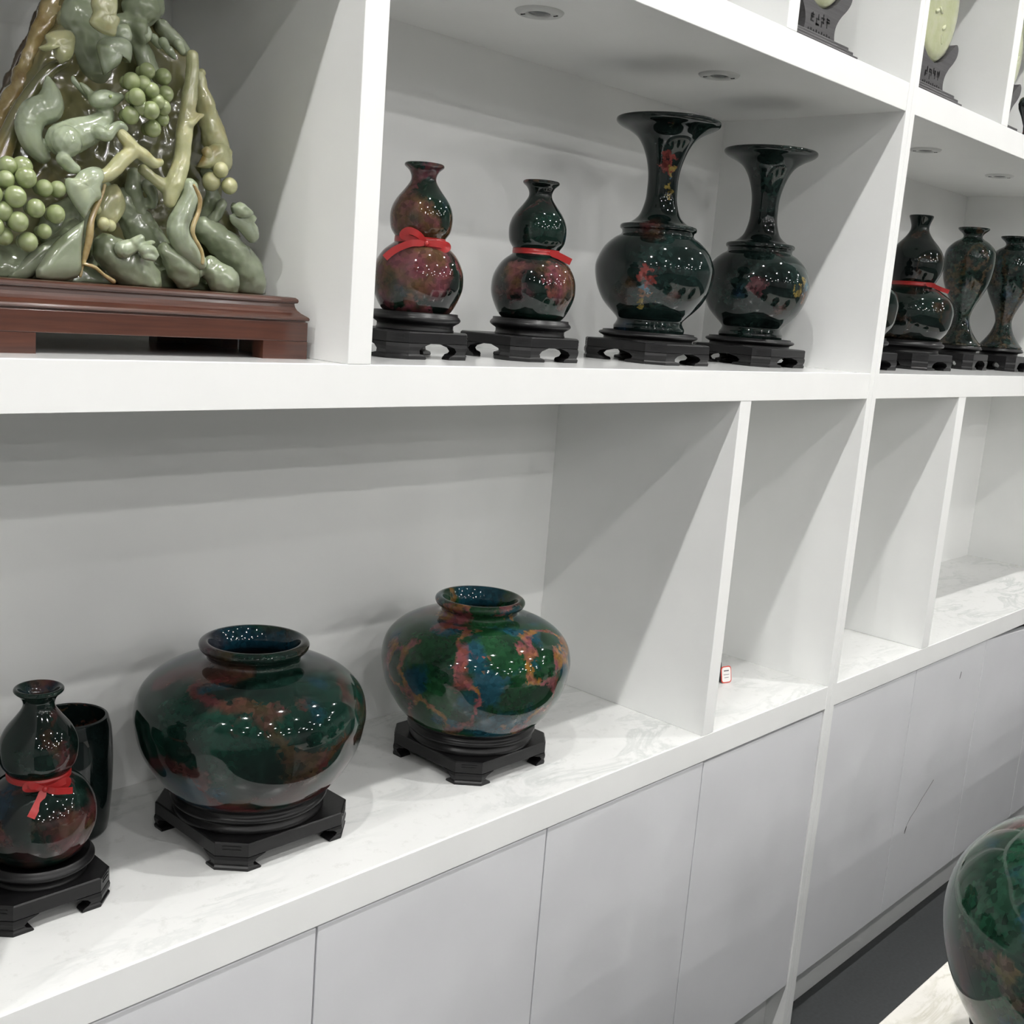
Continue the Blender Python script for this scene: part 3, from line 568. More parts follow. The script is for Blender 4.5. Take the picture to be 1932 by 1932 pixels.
# --- jade plaques on carved stands in the upper row
def plaque(x, y, label_p, label_s, S=1.0):
    z = ZUT; t = thing('plaque_stand', label_s, 'stand', (x, y, z), 'dark carved plaque stands')
    W = M['plaque_wood']
    for i, (hw, hd, z0, z1) in enumerate(((0.120, 0.028, 0.0, 0.0262), (0.110, 0.023, 0.0263, 0.0332), (0.100, 0.018, 0.0333, 0.0402))):
        bm = bmesh.new(); box_bm(bm, -hw, hw, -hd, hd, z0, z1, 0.0015); link('step', from_bm('step', bm), W, t)
    # cradle board: waist, spreading arms, round scoop
    right = [(0.056, 0.0403), (0.053, 0.054), (0.057, 0.070), (0.070, 0.086), (0.088, 0.101), (0.101, 0.116), (0.104, 0.129), (0.099, 0.137), (0.091, 0.138), (0.083, 0.1315)]
    scoop = [(0.0905 * math.sin(a), 0.1975 - 0.1115 * math.cos(a)) for a in [R(54 - 10.8 * i) for i in range(1, 10)]]
    pts = spline(right, 3) + scoop + [(-a, b) for a, b in reversed(spline(right, 3))]
    n = len(pts); v = [(a, -0.011, b) for a, b in pts] + [(a, 0.011, b) for a, b in pts]
    f = [tuple(range(n)), tuple(reversed(range(n, 2 * n)))] + [(i, i + n, (i + 1) % n + n, (i + 1) % n) for i in range(n)]
    bm = bmesh.new(); me = pydata('t', v, f); bm.from_mesh(me); bpy.data.meshes.remove(me)
    bmesh.ops.triangulate(bm, faces=[q for q in bm.faces if len(q.verts) > 4])
    link('cradle', from_bm('cradle', bm), W, t)
    # incised character-like strokes carved in the cradle board
    rnd = random.Random(int(x * 100))
    for k in range(4):
        cx = -0.030 + k * 0.0185
        bm = bmesh.new()
        for _ in range(6):
            dx, dz = rnd.uniform(-0.005, 0.005), rnd.uniform(0.056, 0.074)
            if rnd.random() < 0.55: box_bm(bm, cx + dx - 0.0012, cx + dx + 0.0012, -0.0114, -0.0108, dz - 0.005, dz + 0.005)
            else: box_bm(bm, cx - 0.0055, cx + 0.0055, -0.0114, -0.0108, dz - 0.001, dz + 0.001)
        link('carved_mark', from_bm('carved_mark', bm), M['black'], t)
    for k in range(9):
        bm = bmesh.new(); box_bm(bm, -0.042 + k * 0.0095, -0.038 + k * 0.0095, -0.0114, -0.0108, 0.0435, 0.0465 + 0.0015 * (k % 2)); link('carved_mark', from_bm('carved_mark', bm), M['black'], t)
    # pale jade oval disc resting in the scoop
    prof = []
    v, f = [], []; seg = 56
    rings = [(0.0, -0.012), (0.30, -0.0125), (0.62, -0.0135), (0.84, -0.0125), (0.95, -0.0085), (1.0, -0.002), (1.0, 0.002), (0.95, 0.0085), (0.7, 0.011), (0.0, 0.011)]
    for k, (s, yy) in enumerate(rings):
        for i in range(seg):
            a = 2 * math.pi * i / seg
            wob = 0.0012 * noise.noise(Vector((math.cos(a) * s * 3, math.sin(a) * s * 3, x * 7))) * (s < 0.9)
            v.append((0.0885 * s * math.cos(a), yy + wob, 0.1985 + 0.1105 * s * math.sin(a)))
    for k in range(len(rings) - 1):
        for i in range(seg):
            j = (i + 1) % seg; f.append((k * seg + i, k * seg + j, k * seg + seg + j, k * seg + seg + i))
    bm = bmesh.new(); me = pydata('t', v, f); bm.from_mesh(me); bpy.data.meshes.remove(me)
    bmesh.ops.remove_doubles(bm, verts=bm.verts, dist=1e-5)
    p = thing('jade_plaque', label_p, 'plaque', (x, y, z), 'pale jade plaques')
    link('disc', from_bm('disc', bm, True), M['plaque'], p)
    # carved relief: small leaves and a ring on the disc
    rn = random.Random(int(x * 31))
    for k in range(7):
        a, s = rn.uniform(0, 6.28), rn.uniform(0.1, 0.7)
        bm = bmesh.new(); bmesh.ops.create_uvsphere(bm, u_segments=10, v_segments=6, radius=0.5)
        bmesh.ops.scale(bm, verts=bm.verts, vec=(0.020, 0.005, 0.009)); bmesh.ops.rotate(bm, verts=bm.verts, cent=(0, 0, 0), matrix=Matrix.Rotation(rn.uniform(0, 3.1), 3, 'Y'))
        bmesh.ops.translate(bm, verts=bm.verts, vec=(0.0885 * s * math.cos(a), -0.0135, 0.1985 + 0.1105 * s * math.sin(a)))
        link('carved_leaf', from_bm('carved_leaf', bm, True), M['plaque'], p)
    t.scale = (S, S, S); p.scale = (S, S, S)
plaque(1.797, 0.072, 'pale jade oval plaque above the trumpet vases, cut by the top edge', 'dark carved plaque stand above the trumpet vases', 0.95)
plaque(2.256, 0.075, 'pale yellow-green jade oval plaque just right of the cabinet seam', 'dark carved plaque stand just right of the cabinet seam')
plaque(2.662, 0.092, 'pale jade oval plaque at the right edge of the upper row', 'dark carved plaque stand at the right edge of the upper row')
o = link('black_dish', lathe_me('black_dish', [(0, 0), (0.018, 0), (0.019, 0.004), (0.010, 0.014), (0.012, 0.028), (0.026, 0.045), (0.042, 0.060), (0.046, 0.070), (0.042, 0.080), (0.034, 0.085), (0.0, 0.083)], 48), M['pot'], None, (2.665, 0.020, ZUT))
o.scale = (1, 0.35, 1); tag(o, 'small black oval ornament in front of the last plaque at the right edge', 'ornament')

# --- low table with the big jar at the lower right
TZ = 0.70
t = thing('display_table', 'low display table with cream marble top at the lower right', 'table', (1.75, -0.95, 0))
box('table_top', 0.95, 3.75, -1.75, -0.528, TZ - 0.03, TZ, M['tmarble'], t, 0.002)  # unseen length and depth enlarged to bounce light up into the shelves
box('body', 1.0, 3.7, -1.70, -0.565, 0.06, TZ - 0.0301, M['paint'], t)
box('plinth', 1.03, 3.67, -1.67, -0.60, 0.0, 0.06, M['dark'], t)
stand(1.20, -0.74, TZ, 0.118, 0.040, [(r * 1.1, z * 0.93 + 0.004) for r, z in JD], 'black wooden stand under the big jar on the display table', 0.25)
vase('big_jar', BIG, 'big', 1.20, -0.74, TZ, M['big'], 'big multicoloured round stone jar cut off by the lower right corner', 'jar', rot=2.2)
for i, x in enumerate((1.78, 2.42)):  # two more jars with stands, added out of view to shade the lower doors
    stand(x, -0.82, TZ, 0.118, 0.040, [(r * 1.1, z * 0.93 + 0.004) for r, z in JD], ('black wooden stand under the second big jar, added unseen to shade the doors', 'black wooden stand under the third big jar, added unseen to shade the doors')[i], 0.25)
    vase('big_jar', BIG, 'big', x, -0.82, TZ, M['big'], ('second big round stone jar, added out of view to shade the lower doors', 'third big round stone jar, added out of view to shade the lower doors')[i], 'jar', rot=4.0 + i)

# ------------------------------------------------------------------ the jade carving on its red-brown plinth
SQUIRREL=[[(0.5088,0.115,1.6046,0.017),(0.5221,0.115,1.6119,0.0164),(0.5375,0.115,1.6198,0.0135),(0.5493,0.115,1.6307,0.0098),(0.5502,0.115,1.6398,0.0087),(0.5491,0.115,1.6469,0.0094)],[(0.5378,0.108,1.6462,0.0078),(0.5465,0.108,1.6487,0.0094),(0.5554,0.108,1.6503,0.0068),(0.5624,0.108,1.6533,0.0042)],[(0.507,0.105,1.6021,0.0147),(0.5079,0.105,1.6058,0.0128)],[(0.5019,0.1,1.5854,0.0073),(0.5085,0.1,1.5801,0.0066),(0.5142,0.1,1.5782,0.0048)],[(0.538,0.1,1.6156,0.0074),(0.5458,0.1,1.6141,0.006),(0.5517,0.1,1.6213,0.0049),(0.5586,0.1,1.6257,0.0045),(0.5637,0.1,1.6232,0.0038)],[(0.5358,0.112,1.6488,0.0045),(0.53,0.112,1.6548,0.0037),(0.5242,0.112,1.6591,0.0018)],[(0.5383,0.125,1.651,0.0038),(0.5285,0.125,1.6581,0.003),(0.5237,0.125,1.6625,0.003),(0.5223,0.125,1.6658,0.0017)],[(0.495,0.13,1.5888,0.0081),(0.4848,0.13,1.5997,0.011),(0.482,0.13,1.6134,0.0132),(0.4876,0.13,1.6265,0.0143),(0.5005,0.13,1.634,0.0147),(0.5033,0.13,1.645,0.0103),(0.502,0.13,1.6536,0.0063),(0.5001,0.13,1.6611,0.0024)]]
BR_ARM=[[(0.5384,0.1,1.5734,0.006),(0.5492,0.1,1.5793,0.0072),(0.5621,0.1,1.5939,0.008),(0.5721,0.1,1.6045,0.008),(0.5638,0.1,1.6142,0.0068),(0.5593,0.1,1.6189,0.0049)],[(0.5721,0.1,1.6054,0.0076),(0.5845,0.1,1.6007,0.0069),(0.5951,0.1,1.5948,0.0058),(0.6025,0.1,1.5967,0.0039)]]
BR_TRUNK=[[(0.6442,0.115,1.7089,0.0059),(0.6448,0.115,1.6883,0.0072),(0.6421,0.115,1.665,0.0084),(0.6393,0.115,1.6455,0.0092),(0.6365,0.115,1.6259,0.0092),(0.6359,0.115,1.6066,0.0092),(0.6308,0.115,1.5885,0.0096),(0.6245,0.115,1.5722,0.0092),(0.6226,0.115,1.5604,0.0068)],[(0.6398,0.11,1.6415,0.006),(0.6496,0.11,1.6489,0.0044),(0.6552,0.11,1.6517,0.0028)],[(0.6241,0.12,1.5732,0.0076),(0.6064,0.12,1.5816,0.0063),(0.5935,0.12,1.5894,0.0059)]]
BR_SIDE=[[(0.6686,0.14,1.6966,0.0061),(0.6726,0.14,1.6758,0.0099),(0.6802,0.14,1.6574,0.0124),(0.6866,0.14,1.6406,0.0137),(0.6918,0.14,1.6273,0.013),(0.697,0.14,1.6139,0.0105)],[(0.6741,0.13,1.6184,0.0062),(0.6791,0.13,1.6072,0.0054)],[(0.6989,0.13,1.62,0.0054),(0.7017,0.13,1.6083,0.0042)]]
BR_LOW=[[(0.6415,0.11,1.5782,0.0085),(0.6418,0.11,1.5665,0.0101),(0.6344,0.11,1.55,0.0109),(0.6292,0.11,1.5358,0.0117),(0.6329,0.11,1.5224,0.0121),(0.6445,0.11,1.5105,0.0118),(0.6562,0.11,1.5004,0.0082)]]
BR_LEFT=[[(0.4558,0.15,1.5679,0.0128),(0.4704,0.15,1.6018,0.0096),(0.4834,0.15,1.6304,0.0081),(0.4982,0.15,1.6543,0.0074),(0.5133,0.15,1.6731,0.0067),(0.5286,0.15,1.6832,0.0049)]]
GR_R=[(0.5889,0.105,1.6824,0.008),(0.5701,0.1,1.6685,0.0087),(0.6095,0.11,1.6812,0.0082),(0.5889,0.095,1.6635,0.0076),(0.6096,0.105,1.6643,0.0081),(0.5704,0.09,1.6536,0.0083),(0.5695,0.1,1.6369,0.0087),(0.5855,0.09,1.6436,0.0087),(0.6045,0.1,1.6501,0.0077),(0.6065,0.105,1.6396,0.007),(0.5961,0.105,1.6286,0.0085),(0.5779,0.095,1.6453,0.0076),(0.5823,0.1,1.6681,0.0084),(0.5953,0.095,1.6538,0.0073)]
GR_L=[(0.4456,0.095,1.5595,0.0081),(0.4619,0.09,1.5633,0.0096),(0.4812,0.095,1.5563,0.0079),(0.4964,0.1,1.5573,0.0077),(0.4501,0.085,1.5447,0.0098),(0.4686,0.085,1.5365,0.0086),(0.49,0.09,1.5336,0.0087),(0.4526,0.085,1.5227,0.0092),(0.479,0.09,1.5166,0.0069),(0.4636,0.09,1.5055,0.009),(0.4408,0.09,1.5308,0.0088),(0.4495,0.1,1.5721,0.0088),(0.4627,0.1,1.573,0.0096),(0.4314,0.09,1.545,0.0091),(0.4329,0.09,1.5164,0.0088),(0.4436,0.095,1.5087,0.0082),(0.4248,0.095,1.5308,0.0087)]
KNOBS=[(0.6849,0.12,1.6007,0.0083),(0.6962,0.12,1.5855,0.0088),(0.6797,0.13,1.5882,0.01),(0.6708,0.14,1.6989,0.0045),(0.6739,0.14,1.6878,0.0037),(0.5428,0.1,1.53,0.0064),(0.5498,0.1,1.5289,0.0057),(0.5397,0.11,1.5434,0.0053)]
ROCK=[[(0.4213,0.16,1.4626,0.0275),(0.4852,0.16,1.4687,0.0248),(0.5444,0.16,1.4746,0.0238),(0.6082,0.16,1.4789,0.0247),(0.6773,0.16,1.4773,0.0215),(0.7318,0.16,1.4765,0.0177)],[(0.4315,0.14,1.4802,0.0273),(0.4619,0.14,1.4789,0.026),(0.4861,0.14,1.477,0.0245)],[(0.5258,0.13,1.5233,0.0115),(0.5181,0.13,1.504,0.0172),(0.5065,0.13,1.4789,0.0209)],[(0.5572,0.12,1.5095,0.0136),(0.5655,0.12,1.5007,0.0195),(0.5824,0.12,1.4886,0.0218),(0.5998,0.12,1.4781,0.018)],[(0.6211,0.12,1.5093,0.0101),(0.6348,0.12,1.4964,0.0143),(0.6488,0.12,1.4834,0.0165)],[(0.6741,0.12,1.4974,0.0117),(0.6888,0.12,1.4861,0.0169),(0.6963,0.12,1.4783,0.0149)],[(0.6779,0.14,1.5382,0.0126),(0.7,0.14,1.5259,0.0171),(0.7228,0.14,1.5089,0.0195),(0.7388,0.14,1.4887,0.0198),(0.747,0.14,1.4784,0.0155)],[(0.5939,0.16,1.5553,0.0161),(0.6117,0.16,1.5334,0.0184),(0.63,0.16,1.511,0.0228),(0.6534,0.16,1.4882,0.0211)],[(0.5692,0.17,1.5641,0.018),(0.5528,0.17,1.5429,0.0218),(0.5286,0.17,1.5212,0.0255)],[(0.5471,0.15,1.5593,0.0097),(0.5453,0.15,1.5269,0.0098),(0.5475,0.15,1.5042,0.0098)],[(0.7247,0.15,1.5659,0.0065),(0.7326,0.15,1.5563,0.0096),(0.7406,0.15,1.5465,0.011)],[(0.7048,0.15,1.5679,0.0064),(0.7004,0.15,1.5549,0.006),(0.6933,0.15,1.548,0.0055)],[(0.6992,0.17,1.5965,0.0107),(0.7025,0.17,1.5677,0.013),(0.6959,0.17,1.546,0.0151)]]
SLAB=[(0.4331,1.4583),(0.4336,1.4867),(0.4492,1.5501),(0.4739,1.6056),(0.4971,1.656),(0.5088,1.6767),(0.5226,1.7111),(0.5394,1.7482),(0.5544,1.7778),(0.5809,1.8088),(0.6188,1.8339),(0.6543,1.8279),(0.6387,1.7906),(0.6416,1.7572),(0.6308,1.7453),(0.6487,1.7377),(0.6672,1.7261),(0.6766,1.7182),(0.687,1.6843),(0.7021,1.6586),(0.7152,1.6319),(0.7165,1.5924),(0.7225,1.5615),(0.7466,1.5295),(0.752,1.5006),(0.752,1.4792),(0.752,1.4724)]
SLABEDGE=[[(0.4662,0.222,1.5967,0.005),(0.493,0.222,1.6462,0.005),(0.5065,0.222,1.6755,0.0047),(0.5222,0.222,1.7119,0.0043),(0.5379,0.222,1.7477,0.0043),(0.5539,0.222,1.7782,0.0043),(0.5782,0.222,1.8066,0.0044)]]
SLABRIM=[[(0.461,0.19,1.5893,0.0094),(0.4835,0.19,1.6254,0.0095),(0.4968,0.19,1.6567,0.0087),(0.5063,0.19,1.6803,0.0076),(0.5159,0.19,1.7039,0.0088),(0.5275,0.19,1.7281,0.0107),(0.5392,0.19,1.7543,0.0115)],[(0.5362,0.175,1.7338,0.0076),(0.5499,0.175,1.7478,0.0084)]]
TOPMASS=[[(0.6068,0.15,1.7508,0.0196),(0.6152,0.15,1.7565,0.0158),(0.6128,0.15,1.7743,0.0177),(0.5854,0.15,1.7893,0.0192)],[(0.5862,0.15,1.7315,0.0097),(0.5905,0.15,1.7195,0.0078)],[(0.5997,0.14,1.7279,0.0097),(0.603,0.14,1.7194,0.0066)],[(0.6054,0.15,1.7097,0.0099),(0.6121,0.15,1.6979,0.0119),(0.6209,0.15,1.6863,0.01)],[(0.6341,0.16,1.7393,0.0088),(0.6477,0.16,1.7307,0.0089),(0.6592,0.16,1.7216,0.0074)],[(0.5516,0.17,1.7295,0.0231),(0.5577,0.17,1.7127,0.0213),(0.564,0.17,1.69,0.0195),(0.5614,0.17,1.7589,0.0212)]]
KNOT=[[(0.6011,0.15,1.5872,0.0068),(0.5992,0.15,1.5714,0.008),(0.6059,0.15,1.5566,0.0089),(0.6105,0.15,1.5453,0.0061)],[(0.611,0.14,1.5767,0.0052),(0.6179,0.14,1.5619,0.0061),(0.6158,0.14,1.5538,0.004)]]
TIPS=[[(0.6147,0.14,1.7219,0.0051),(0.6213,0.14,1.7158,0.0036)],[(0.6227,0.135,1.7194,0.0055),(0.6294,0.135,1.7114,0.0032)],[(0.6294,0.135,1.7132,0.0048),(0.6357,0.135,1.707,0.0024)],[(0.6459,0.145,1.7232,0.006),(0.6505,0.145,1.7166,0.004)]]
LEAVES=[(0.095,[(0.5304,1.7441),(0.5495,1.7453),(0.552,1.7356),(0.5508,1.7249),(0.5553,1.7224),(0.5519,1.713),(0.55,1.7056),(0.5403,1.7053),(0.5307,1.7084),(0.525,1.714),(0.5287,1.7234),(0.5267,1.7314)]),(0.12,[(0.5523,1.6726),(0.5472,1.688),(0.5448,1.6999),(0.551,1.7074),(0.5628,1.7108),(0.5749,1.7115),(0.5811,1.7056),(0.5793,1.689),(0.5711,1.6937),(0.5672,1.6848),(0.5592,1.6778)]),(0.13,[(0.5136,1.6759),(0.5079,1.6827),(0.507,1.6894),(0.4986,1.6843),(0.4922,1.6873),(0.5005,1.6933),(0.4986,1.6998),(0.5098,1.7065),(0.5229,1.7085),(0.5277,1.7025),(0.5268,1.6918),(0.5231,1.6822)]),(0.095,[(0.5207,1.5323),(0.512,1.5422),(0.5034,1.5555),(0.5024,1.5677),(0.5109,1.5697),(0.5165,1.5767),(0.528,1.5822),(0.5378,1.5813),(0.5408,1.5745),(0.537,1.565),(0.5377,1.5542),(0.5303,1.5479)]),(0.14,[(0.5666,1.5692),(0.577,1.5724),(0.5855,1.56),(0.5868,1.5486),(0.5795,1.5363),(0.5692,1.5256),(0.5588,1.5265),(0.5545,1.5469)]),(0.12,[(0.6985,1.5549),(0.7104,1.5603),(0.7227,1.5616),(0.7317,1.5563),(0.7282,1.5508),(0.7347,1.5441),(0.7352,1.5316),(0.7266,1.5276),(0.7138,1.5379),(0.7012,1.547)]),(0.11,[(0.6954,1.5637),(0.7036,1.5697),(0.7123,1.5656),(0.7212,1.5594),(0.714,1.5535),(0.7018,1.5542)]),(0.15,[(0.5961,1.763),(0.6107,1.7702),(0.6258,1.7663),(0.6304,1.7525),(0.6198,1.7408),(0.6071,1.7361),(0.5964,1.7429)]),(0.14,[(0.5975,1.7329),(0.6081,1.7334),(0.6125,1.7233),(0.6063,1.7145),(0.5988,1.7185)]),(0.13,[(0.5678,1.7236),(0.5799,1.728),(0.5862,1.7167),(0.5822,1.7086),(0.572,1.7083),(0.5659,1.7142)]),(0.13,[(0.663,1.601),(0.6762,1.6247),(0.6949,1.6315),(0.7037,1.6207),(0.7043,1.6046),(0.6913,1.5967),(0.6793,1.6012),(0.6735,1.6004)])]
FLOWER=[[(0.5736,0.1,1.5114,0.0078),(0.5633,0.1,1.5068,0.0096)],[(0.5729,0.095,1.5153,0.005),(0.5801,0.095,1.5197,0.0043)],[(0.5813,0.095,1.5103,0.0051),(0.5897,0.095,1.5158,0.0031),(0.5939,0.095,1.5168,0.002)],[(0.5808,0.09,1.5085,0.0058),(0.5892,0.09,1.5092,0.0047),(0.5946,0.09,1.504,0.0031)],[(0.583,0.09,1.503,0.005),(0.5915,0.09,1.5008,0.0035)]]
VEIN=[[(0.5434,0.1,1.5667,0.0019),(0.5405,0.1,1.5564,0.0019),(0.5347,0.1,1.5447,0.003),(0.5299,0.1,1.5314,0.0034),(0.5281,0.1,1.5148,0.0038),(0.5243,0.1,1.4979,0.003),(0.5215,0.1,1.4866,0.0019),(0.5192,0.1,1.4772,0.0017)],[(0.6352,0.09,1.5781,0.002),(0.6422,0.09,1.5664,0.0028),(0.6415,0.09,1.5528,0.0026),(0.6353,0.09,1.5366,0.0032),(0.6366,0.09,1.527,0.0024),(0.6461,0.09,1.5122,0.0024),(0.6476,0.09,1.5004,0.0024)],[(0.521,0.095,1.4895,0.0017),(0.5308,0.095,1.4875,0.0023),(0.5408,0.095,1.4808,0.0023),(0.5509,0.095,1.4749,0.0031)]]
PLATES=[(0.1,[(0.5231,1.5316),(0.5204,1.5031),(0.5167,1.4761),(0.4761,1.4733),(0.4872,1.4984),(0.5021,1.5151)]),(0.115,[(0.5081,1.5163),(0.4939,1.5004),(0.4789,1.4729),(0.4552,1.4713),(0.4698,1.4876),(0.4883,1.5054)])]
PX0, PX1, PY0, PY1 = 0.398, 0.7612, 0.056, 0.300
t = thing('carving_plinth', 'moulded red-brown wooden plinth under the jade carving', 'plinth', ((PX0 + PX1) / 2, (PY0 + PY1) / 2, ZBT))
hx, hy = (PX1 - PX0) / 2, (PY1 - PY0) / 2
def rect_stack(levels):
    v, f = [], []
    for i, z in levels: v += [(-hx + i, -hy + i, z), (hx - i, -hy + i, z), (hx - i, hy - i, z), (-hx + i, hy - i, z)]
    n = len(levels)
    for k in range(n - 1):
        for a in range(4):
            b = (a + 1) % 4; f.append((4 * k + a, 4 * k + b, 4 * k + 4 + b, 4 * k + 4 + a))
    f += [(3, 2, 1, 0), tuple(4 * n - 4 + a for a in range(4))]
    return v, f
mould = [(0.002, .0405), (0.002, .0418), (-0.0006, .0424), (-0.0012, .0440), (-0.0004, .0458), (0.0022, .0475), (0.0060, .0500), (0.0090, .0530), (0.0105, .0560), (0.0112, .0590), (0.0112, .0602), (0.0088, .0608), (0.0080, .0628), (0.0084, .0648), (0.0104, .0665), (0.0135, .0670)]
link('moulding', pydata('moulding', *rect_stack(mould)), M['rose'], t)
for nm, b in (('apron', (-hx, hx, -hy, -hy + 0.020, .0194, .0404)), ('apron', (-hx, hx, hy - 0.020, hy, .0194, .0404)), ('apron', (-hx, -hx + 0.020, -hy + 0.0201, hy - 0.0201, .0194, .0404)), ('apron', (hx - 0.020, hx, -hy + 0.0201, hy - 0.0201, .0194, .0404))):
    bm = bmesh.new(); box_bm(bm, *b, 0.0008); link(nm, from_bm(nm, bm), M['rose'], t)
for sx in (-1, 1):
    for sy in (-1, 1):
        v = [(sx * hx, sy * hy), (sx * (hx - 0.058), sy * hy), (sx * (hx - 0.058), sy * (hy - 0.020)), (sx * (hx - 0.020), sy * (hy - 0.020)), (sx * (hx - 0.020), sy * (hy - 0.105)), (sx * hx, sy * (hy - 0.105))]
        vv = [(a, b, 0.0) for a, b in v] + [(a, b, 0.0193) for a, b in v]
        f = [(0, 1, 2, 3), (0, 3, 4, 5), (6, 9, 8, 7), (6, 11, 10, 9)] + [(i, (i + 1) % 6, (i + 1) % 6 + 6, i + 6) for i in range(6)]
        bm = bmesh.new(); me = pydata('t', vv, f); bm.from_mesh(me); bpy.data.meshes.remove(me)
        link('foot', from_bm('foot', bm), M['rose'], t)

CZ0 = ZBT + 0.0671
carv = thing('jade_carving', 'green jade carving of a squirrel among grapes, vines and rocks', 'carving', (0.56, 0.15, CZ0))
O = Vector(carv.location)
_bm = bmesh.new(); bmesh.ops.create_icosphere(_bm, subdivisions=2, radius=1.0)
ICO_V = [tuple(v.co) for v in _bm.verts]; ICO_F = [tuple(v.index for v in f.verts) for f in _bm.faces]; _bm.free()
_jobs = []
def organic(name, chains, mat, voxel, smooth=4, parent=None, rough=0.0, seed=0.0):
    """fuse chains of spheres (x, y, z, r) into one smooth carved mass; the mesh is finished by flush()"""
    V, F = [], []
    for chn in chains:
        pts = spline(chn, 10) if len(chn) > 1 else chn
        last = None
        for p in pts:
            c = Vector(p[:3]); r = max(p[3], 0.0012)
            if last is not None and (c - last).length < r * 0.22: continue
            last = c; k = len(V); c = c - O
            V += [(c.x + a * r, c.y + b * r, c.z + e * r) for a, b, e in ICO_V]; F += [(i + k, j + k, l + k) for i, j, l in ICO_F]
    o = link(name, pydata(name, V, F), mat, carv)
    md = o.modifiers.new('r', 'REMESH'); md.mode = 'VOXEL'; md.voxel_size = voxel
    ms = o.modifiers.new('s', 'SMOOTH'); ms.iterations = smooth; ms.factor = 0.5
    _jobs.append((o, mat, rough, 42.0, seed)); return o
def flush():
    dg = bpy.context.evaluated_depsgraph_get(); dg.update()
    outs = [bpy.data.meshes.new_from_object(j[0].evaluated_get(dg)) for j in _jobs]
    for (o, mat, rough, fr, seed), out in zip(_jobs, outs):
        old = o.data; out.name = o.name
        n = len(out.vertices); co = [0.0] * (3 * n); nr = [0.0] * (3 * n)
        out.vertices.foreach_get('co', co); out.vertices.foreach_get('normal', nr)
        for i in range(0, 3 * n, 3):
            if rough:
                k = noise.fractal(Vector((co[i] * fr + seed, co[i + 1] * fr, co[i + 2] * fr)), 1.0, 2.0, 3) * rough
                co[i] += nr[i] * k; co[i + 1] += nr[i + 1] * k; co[i + 2] += nr[i + 2] * k
            if co[i + 2] < 0: co[i + 2] = 0.0    # nothing reaches below the plinth top
        out.vertices.foreach_set('co', co)
        out.polygons.foreach_set('use_smooth', [True] * len(out.polygons)); out.update()
        o.modifiers.clear(); o.data = out
        out.materials.clear(); out.materials.append(mat); bpy.data.meshes.remove(old)
# back slab: the standing piece of stone, thick and uneven, with its brown rind on the left
def slab():
    n = len(SLAB); pts = spline(SLAB[1:-1], 3); pts = [SLAB[0]] + pts + [SLAB[-1]]
    bm = bmesh.new()
    vs_ = [bm.verts.new((x - O.x, 0.165 - O.y, max(z, CZ0) - O.z)) for x, z in pts]
    fc = bm.faces.new(vs_)
    ex = bmesh.ops.extrude_face_region(bm, geom=[fc]); mv = [g for g in ex['geom'] if isinstance(g, bmesh.types.BMVert)]
    bmesh.ops.translate(bm, verts=mv, vec=(0, 0.065, 0))
    bmesh.ops.triangulate(bm, faces=bm.faces)
    me = bpy.data.meshes.new('t'); bm.to_mesh(me); bm.free()
    o = link('slab', me, M['jade_slab'], carv)
    md = o.modifiers.new('r', 'REMESH'); md.mode = 'VOXEL'; md.voxel_size = 0.0042
    ms = o.modifiers.new('s', 'SMOOTH'); ms.iterations = 5
    _jobs.append((o, M['jade_slab'], 0.0075, 26.0, 0.0))
slab()
organic('rock', ROCK, M['jade_rock'], 0.0026, 2, None, 0.0034, 3.0)
organic('stone_rind', SLABEDGE, M['rind'], 0.0022, 3, None, 0.003, 8.0)
organic('amber_ridge', SLABRIM, M['amber'], 0.0022, 2, None, 0.0045, 5.0)
organic('carved_mass', TOPMASS, M['jade_rock'], 0.0026, 2, None, 0.003, 1.0)
for k, c in enumerate(TIPS): organic('leaf_tip', [c], M['jade'], 0.0012, 2)
organic('carved_knot', KNOT, M['jade_rock'], 0.0016, 2, None, 0.003, 11.0)
sq = organic('squirrel', SQUIRREL, M['jade'], 0.0011, 3)
# squirrel's eye
bm = bmesh.new(); bmesh.ops.create_uvsphere(bm, u_segments=12, v_segments=8, radius=0.0016); link('eye', from_bm('eye', bm, True), M['jade_g'], sq, Vector((0.5475, 0.0985, 1.6505)) - O)
organic('branch', BR_ARM, M['jade_y'], 0.0014, 3, None, 0.0011, 7.0)
organic('vine_trunk', BR_TRUNK, M['jade_y'], 0.0015, 3, None, 0.0014, 2.0)
organic('branch', BR_SIDE, M['jade_y'], 0.0016, 2, None, 0.0028, 6.0)
organic('vine_root', BR_LOW, M['jade'], 0.0016, 3, None, 0.0013, 9.0)
organic('branch', BR_LEFT, M['jade_slab'], 0.002, 4)
organic('amber_vein', [VEIN[0], VEIN[2]], M['amber'], 0.0013, 2, None, 0.0006, 4.0)
organic('amber_vein', [VEIN[1]], M['amber'], 0.0013, 2, None, 0.0006, 4.0)
organic('flower', FLOWER, M['jade'], 0.0012, 2)
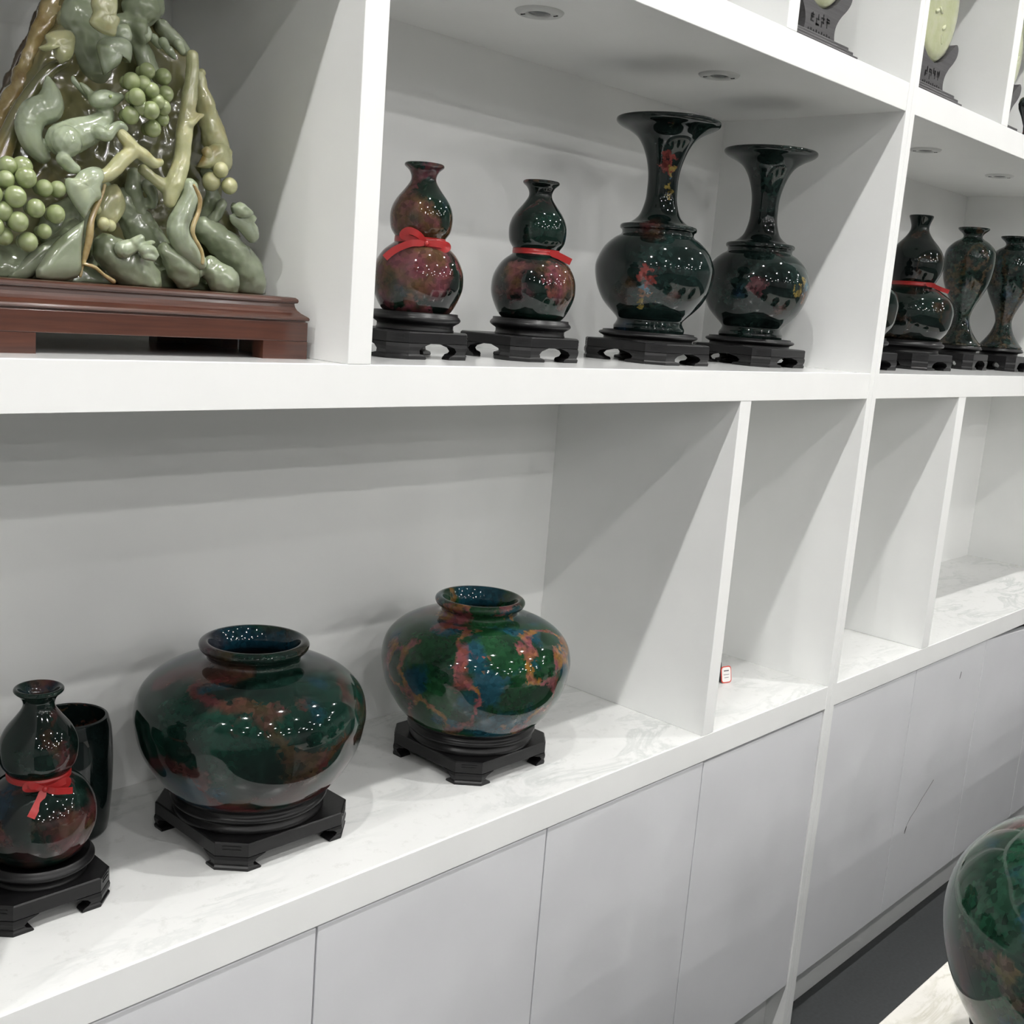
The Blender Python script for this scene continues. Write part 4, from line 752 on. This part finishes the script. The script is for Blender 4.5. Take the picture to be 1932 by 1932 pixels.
# grapes: every berry a piece of its own bunch
gme = {}
def berry(par, x, y, z, r, name='grape', mat=None):
    if 'b' not in gme:
        bm = bmesh.new(); bmesh.ops.create_uvsphere(bm, u_segments=24, v_segments=16, radius=1.0); gme['b'] = from_bm('grape', bm, True)
    base = O if par is carv else O + Vector(par.location)
    o = link(name, gme['b'], mat or M['jade_g'], par, Vector((x, y, z)) - base); o.scale = (r, r, r * 1.04); return o
for data in (GR_R, GR_L):
    cx = sum(p[0] for p in data) / len(data); cz = sum(p[2] for p in data) / len(data)
    core = organic('grape_bunch', [[(p[0], p[1] + 0.010, p[2], p[3] * 0.86)] for p in data], M['jade_g'], 0.0018, 4)
    for p in data: berry(core, p[0], p[1], p[2], p[3])
for p in KNOBS: berry(carv, p[0], p[1], p[2], p[3], 'bud', M['jade_y'])
# leaves: lobed, domed, thick
for k, (yy, outline) in enumerate(list(LEAVES) + list(PLATES)):
    pts = spline(list(outline) + [outline[0]], 3)[:-1]
    cx = sum(p[0] for p in pts) / len(pts); cz = sum(p[1] for p in pts) / len(pts); n = len(pts)
    v, f = [], []
    for s, lift in ((1.0, 0.0), (0.86, -0.0035), (0.6, -0.0065), (0.35, -0.0068), (0.12, -0.0062)):
        for (x, z) in pts:
            v.append((cx + (x - cx) * s - O.x, yy + lift - O.y + (0.0014 * s * noise.noise(Vector((x * 110, z * 110, k))) if s < 1 else 0), cz + (z - cz) * s - O.z))
    for q in range(4):
        for i in range(n):
            j = (i + 1) % n; f.append((q * n + i, q * n + j, q * n + n + j, q * n + n + i))
    f.append(tuple(4 * n + i for i in range(n)))
    b0 = len(v)
    for s, lift in ((0.97, 0.004), (0.6, 0.008)):
        for (x, z) in pts: v.append((cx + (x - cx) * s - O.x, yy + lift - O.y, cz + (z - cz) * s - O.z))
    for i in range(n):
        j = (i + 1) % n; f.append((i, b0 + i, b0 + j, j)); f.append((b0 + i, b0 + n + i, b0 + n + j, b0 + j))
    f.append(tuple(b0 + n + i for i in reversed(range(n))))
    bm = bmesh.new(); me = pydata('t', v, f); bm.from_mesh(me); bpy.data.meshes.remove(me)
    link('leaf' if k < len(LEAVES) else 'rock_facet', from_bm('leaf', bm, True), M[('jade_y', 'jade', 'jade_y', 'jade', 'jade_y', 'jade', 'jade', 'jade_rock', 'jade', 'jade', 'jade_y', 'jade_rock', 'jade_rock')[k]], carv)
flush()
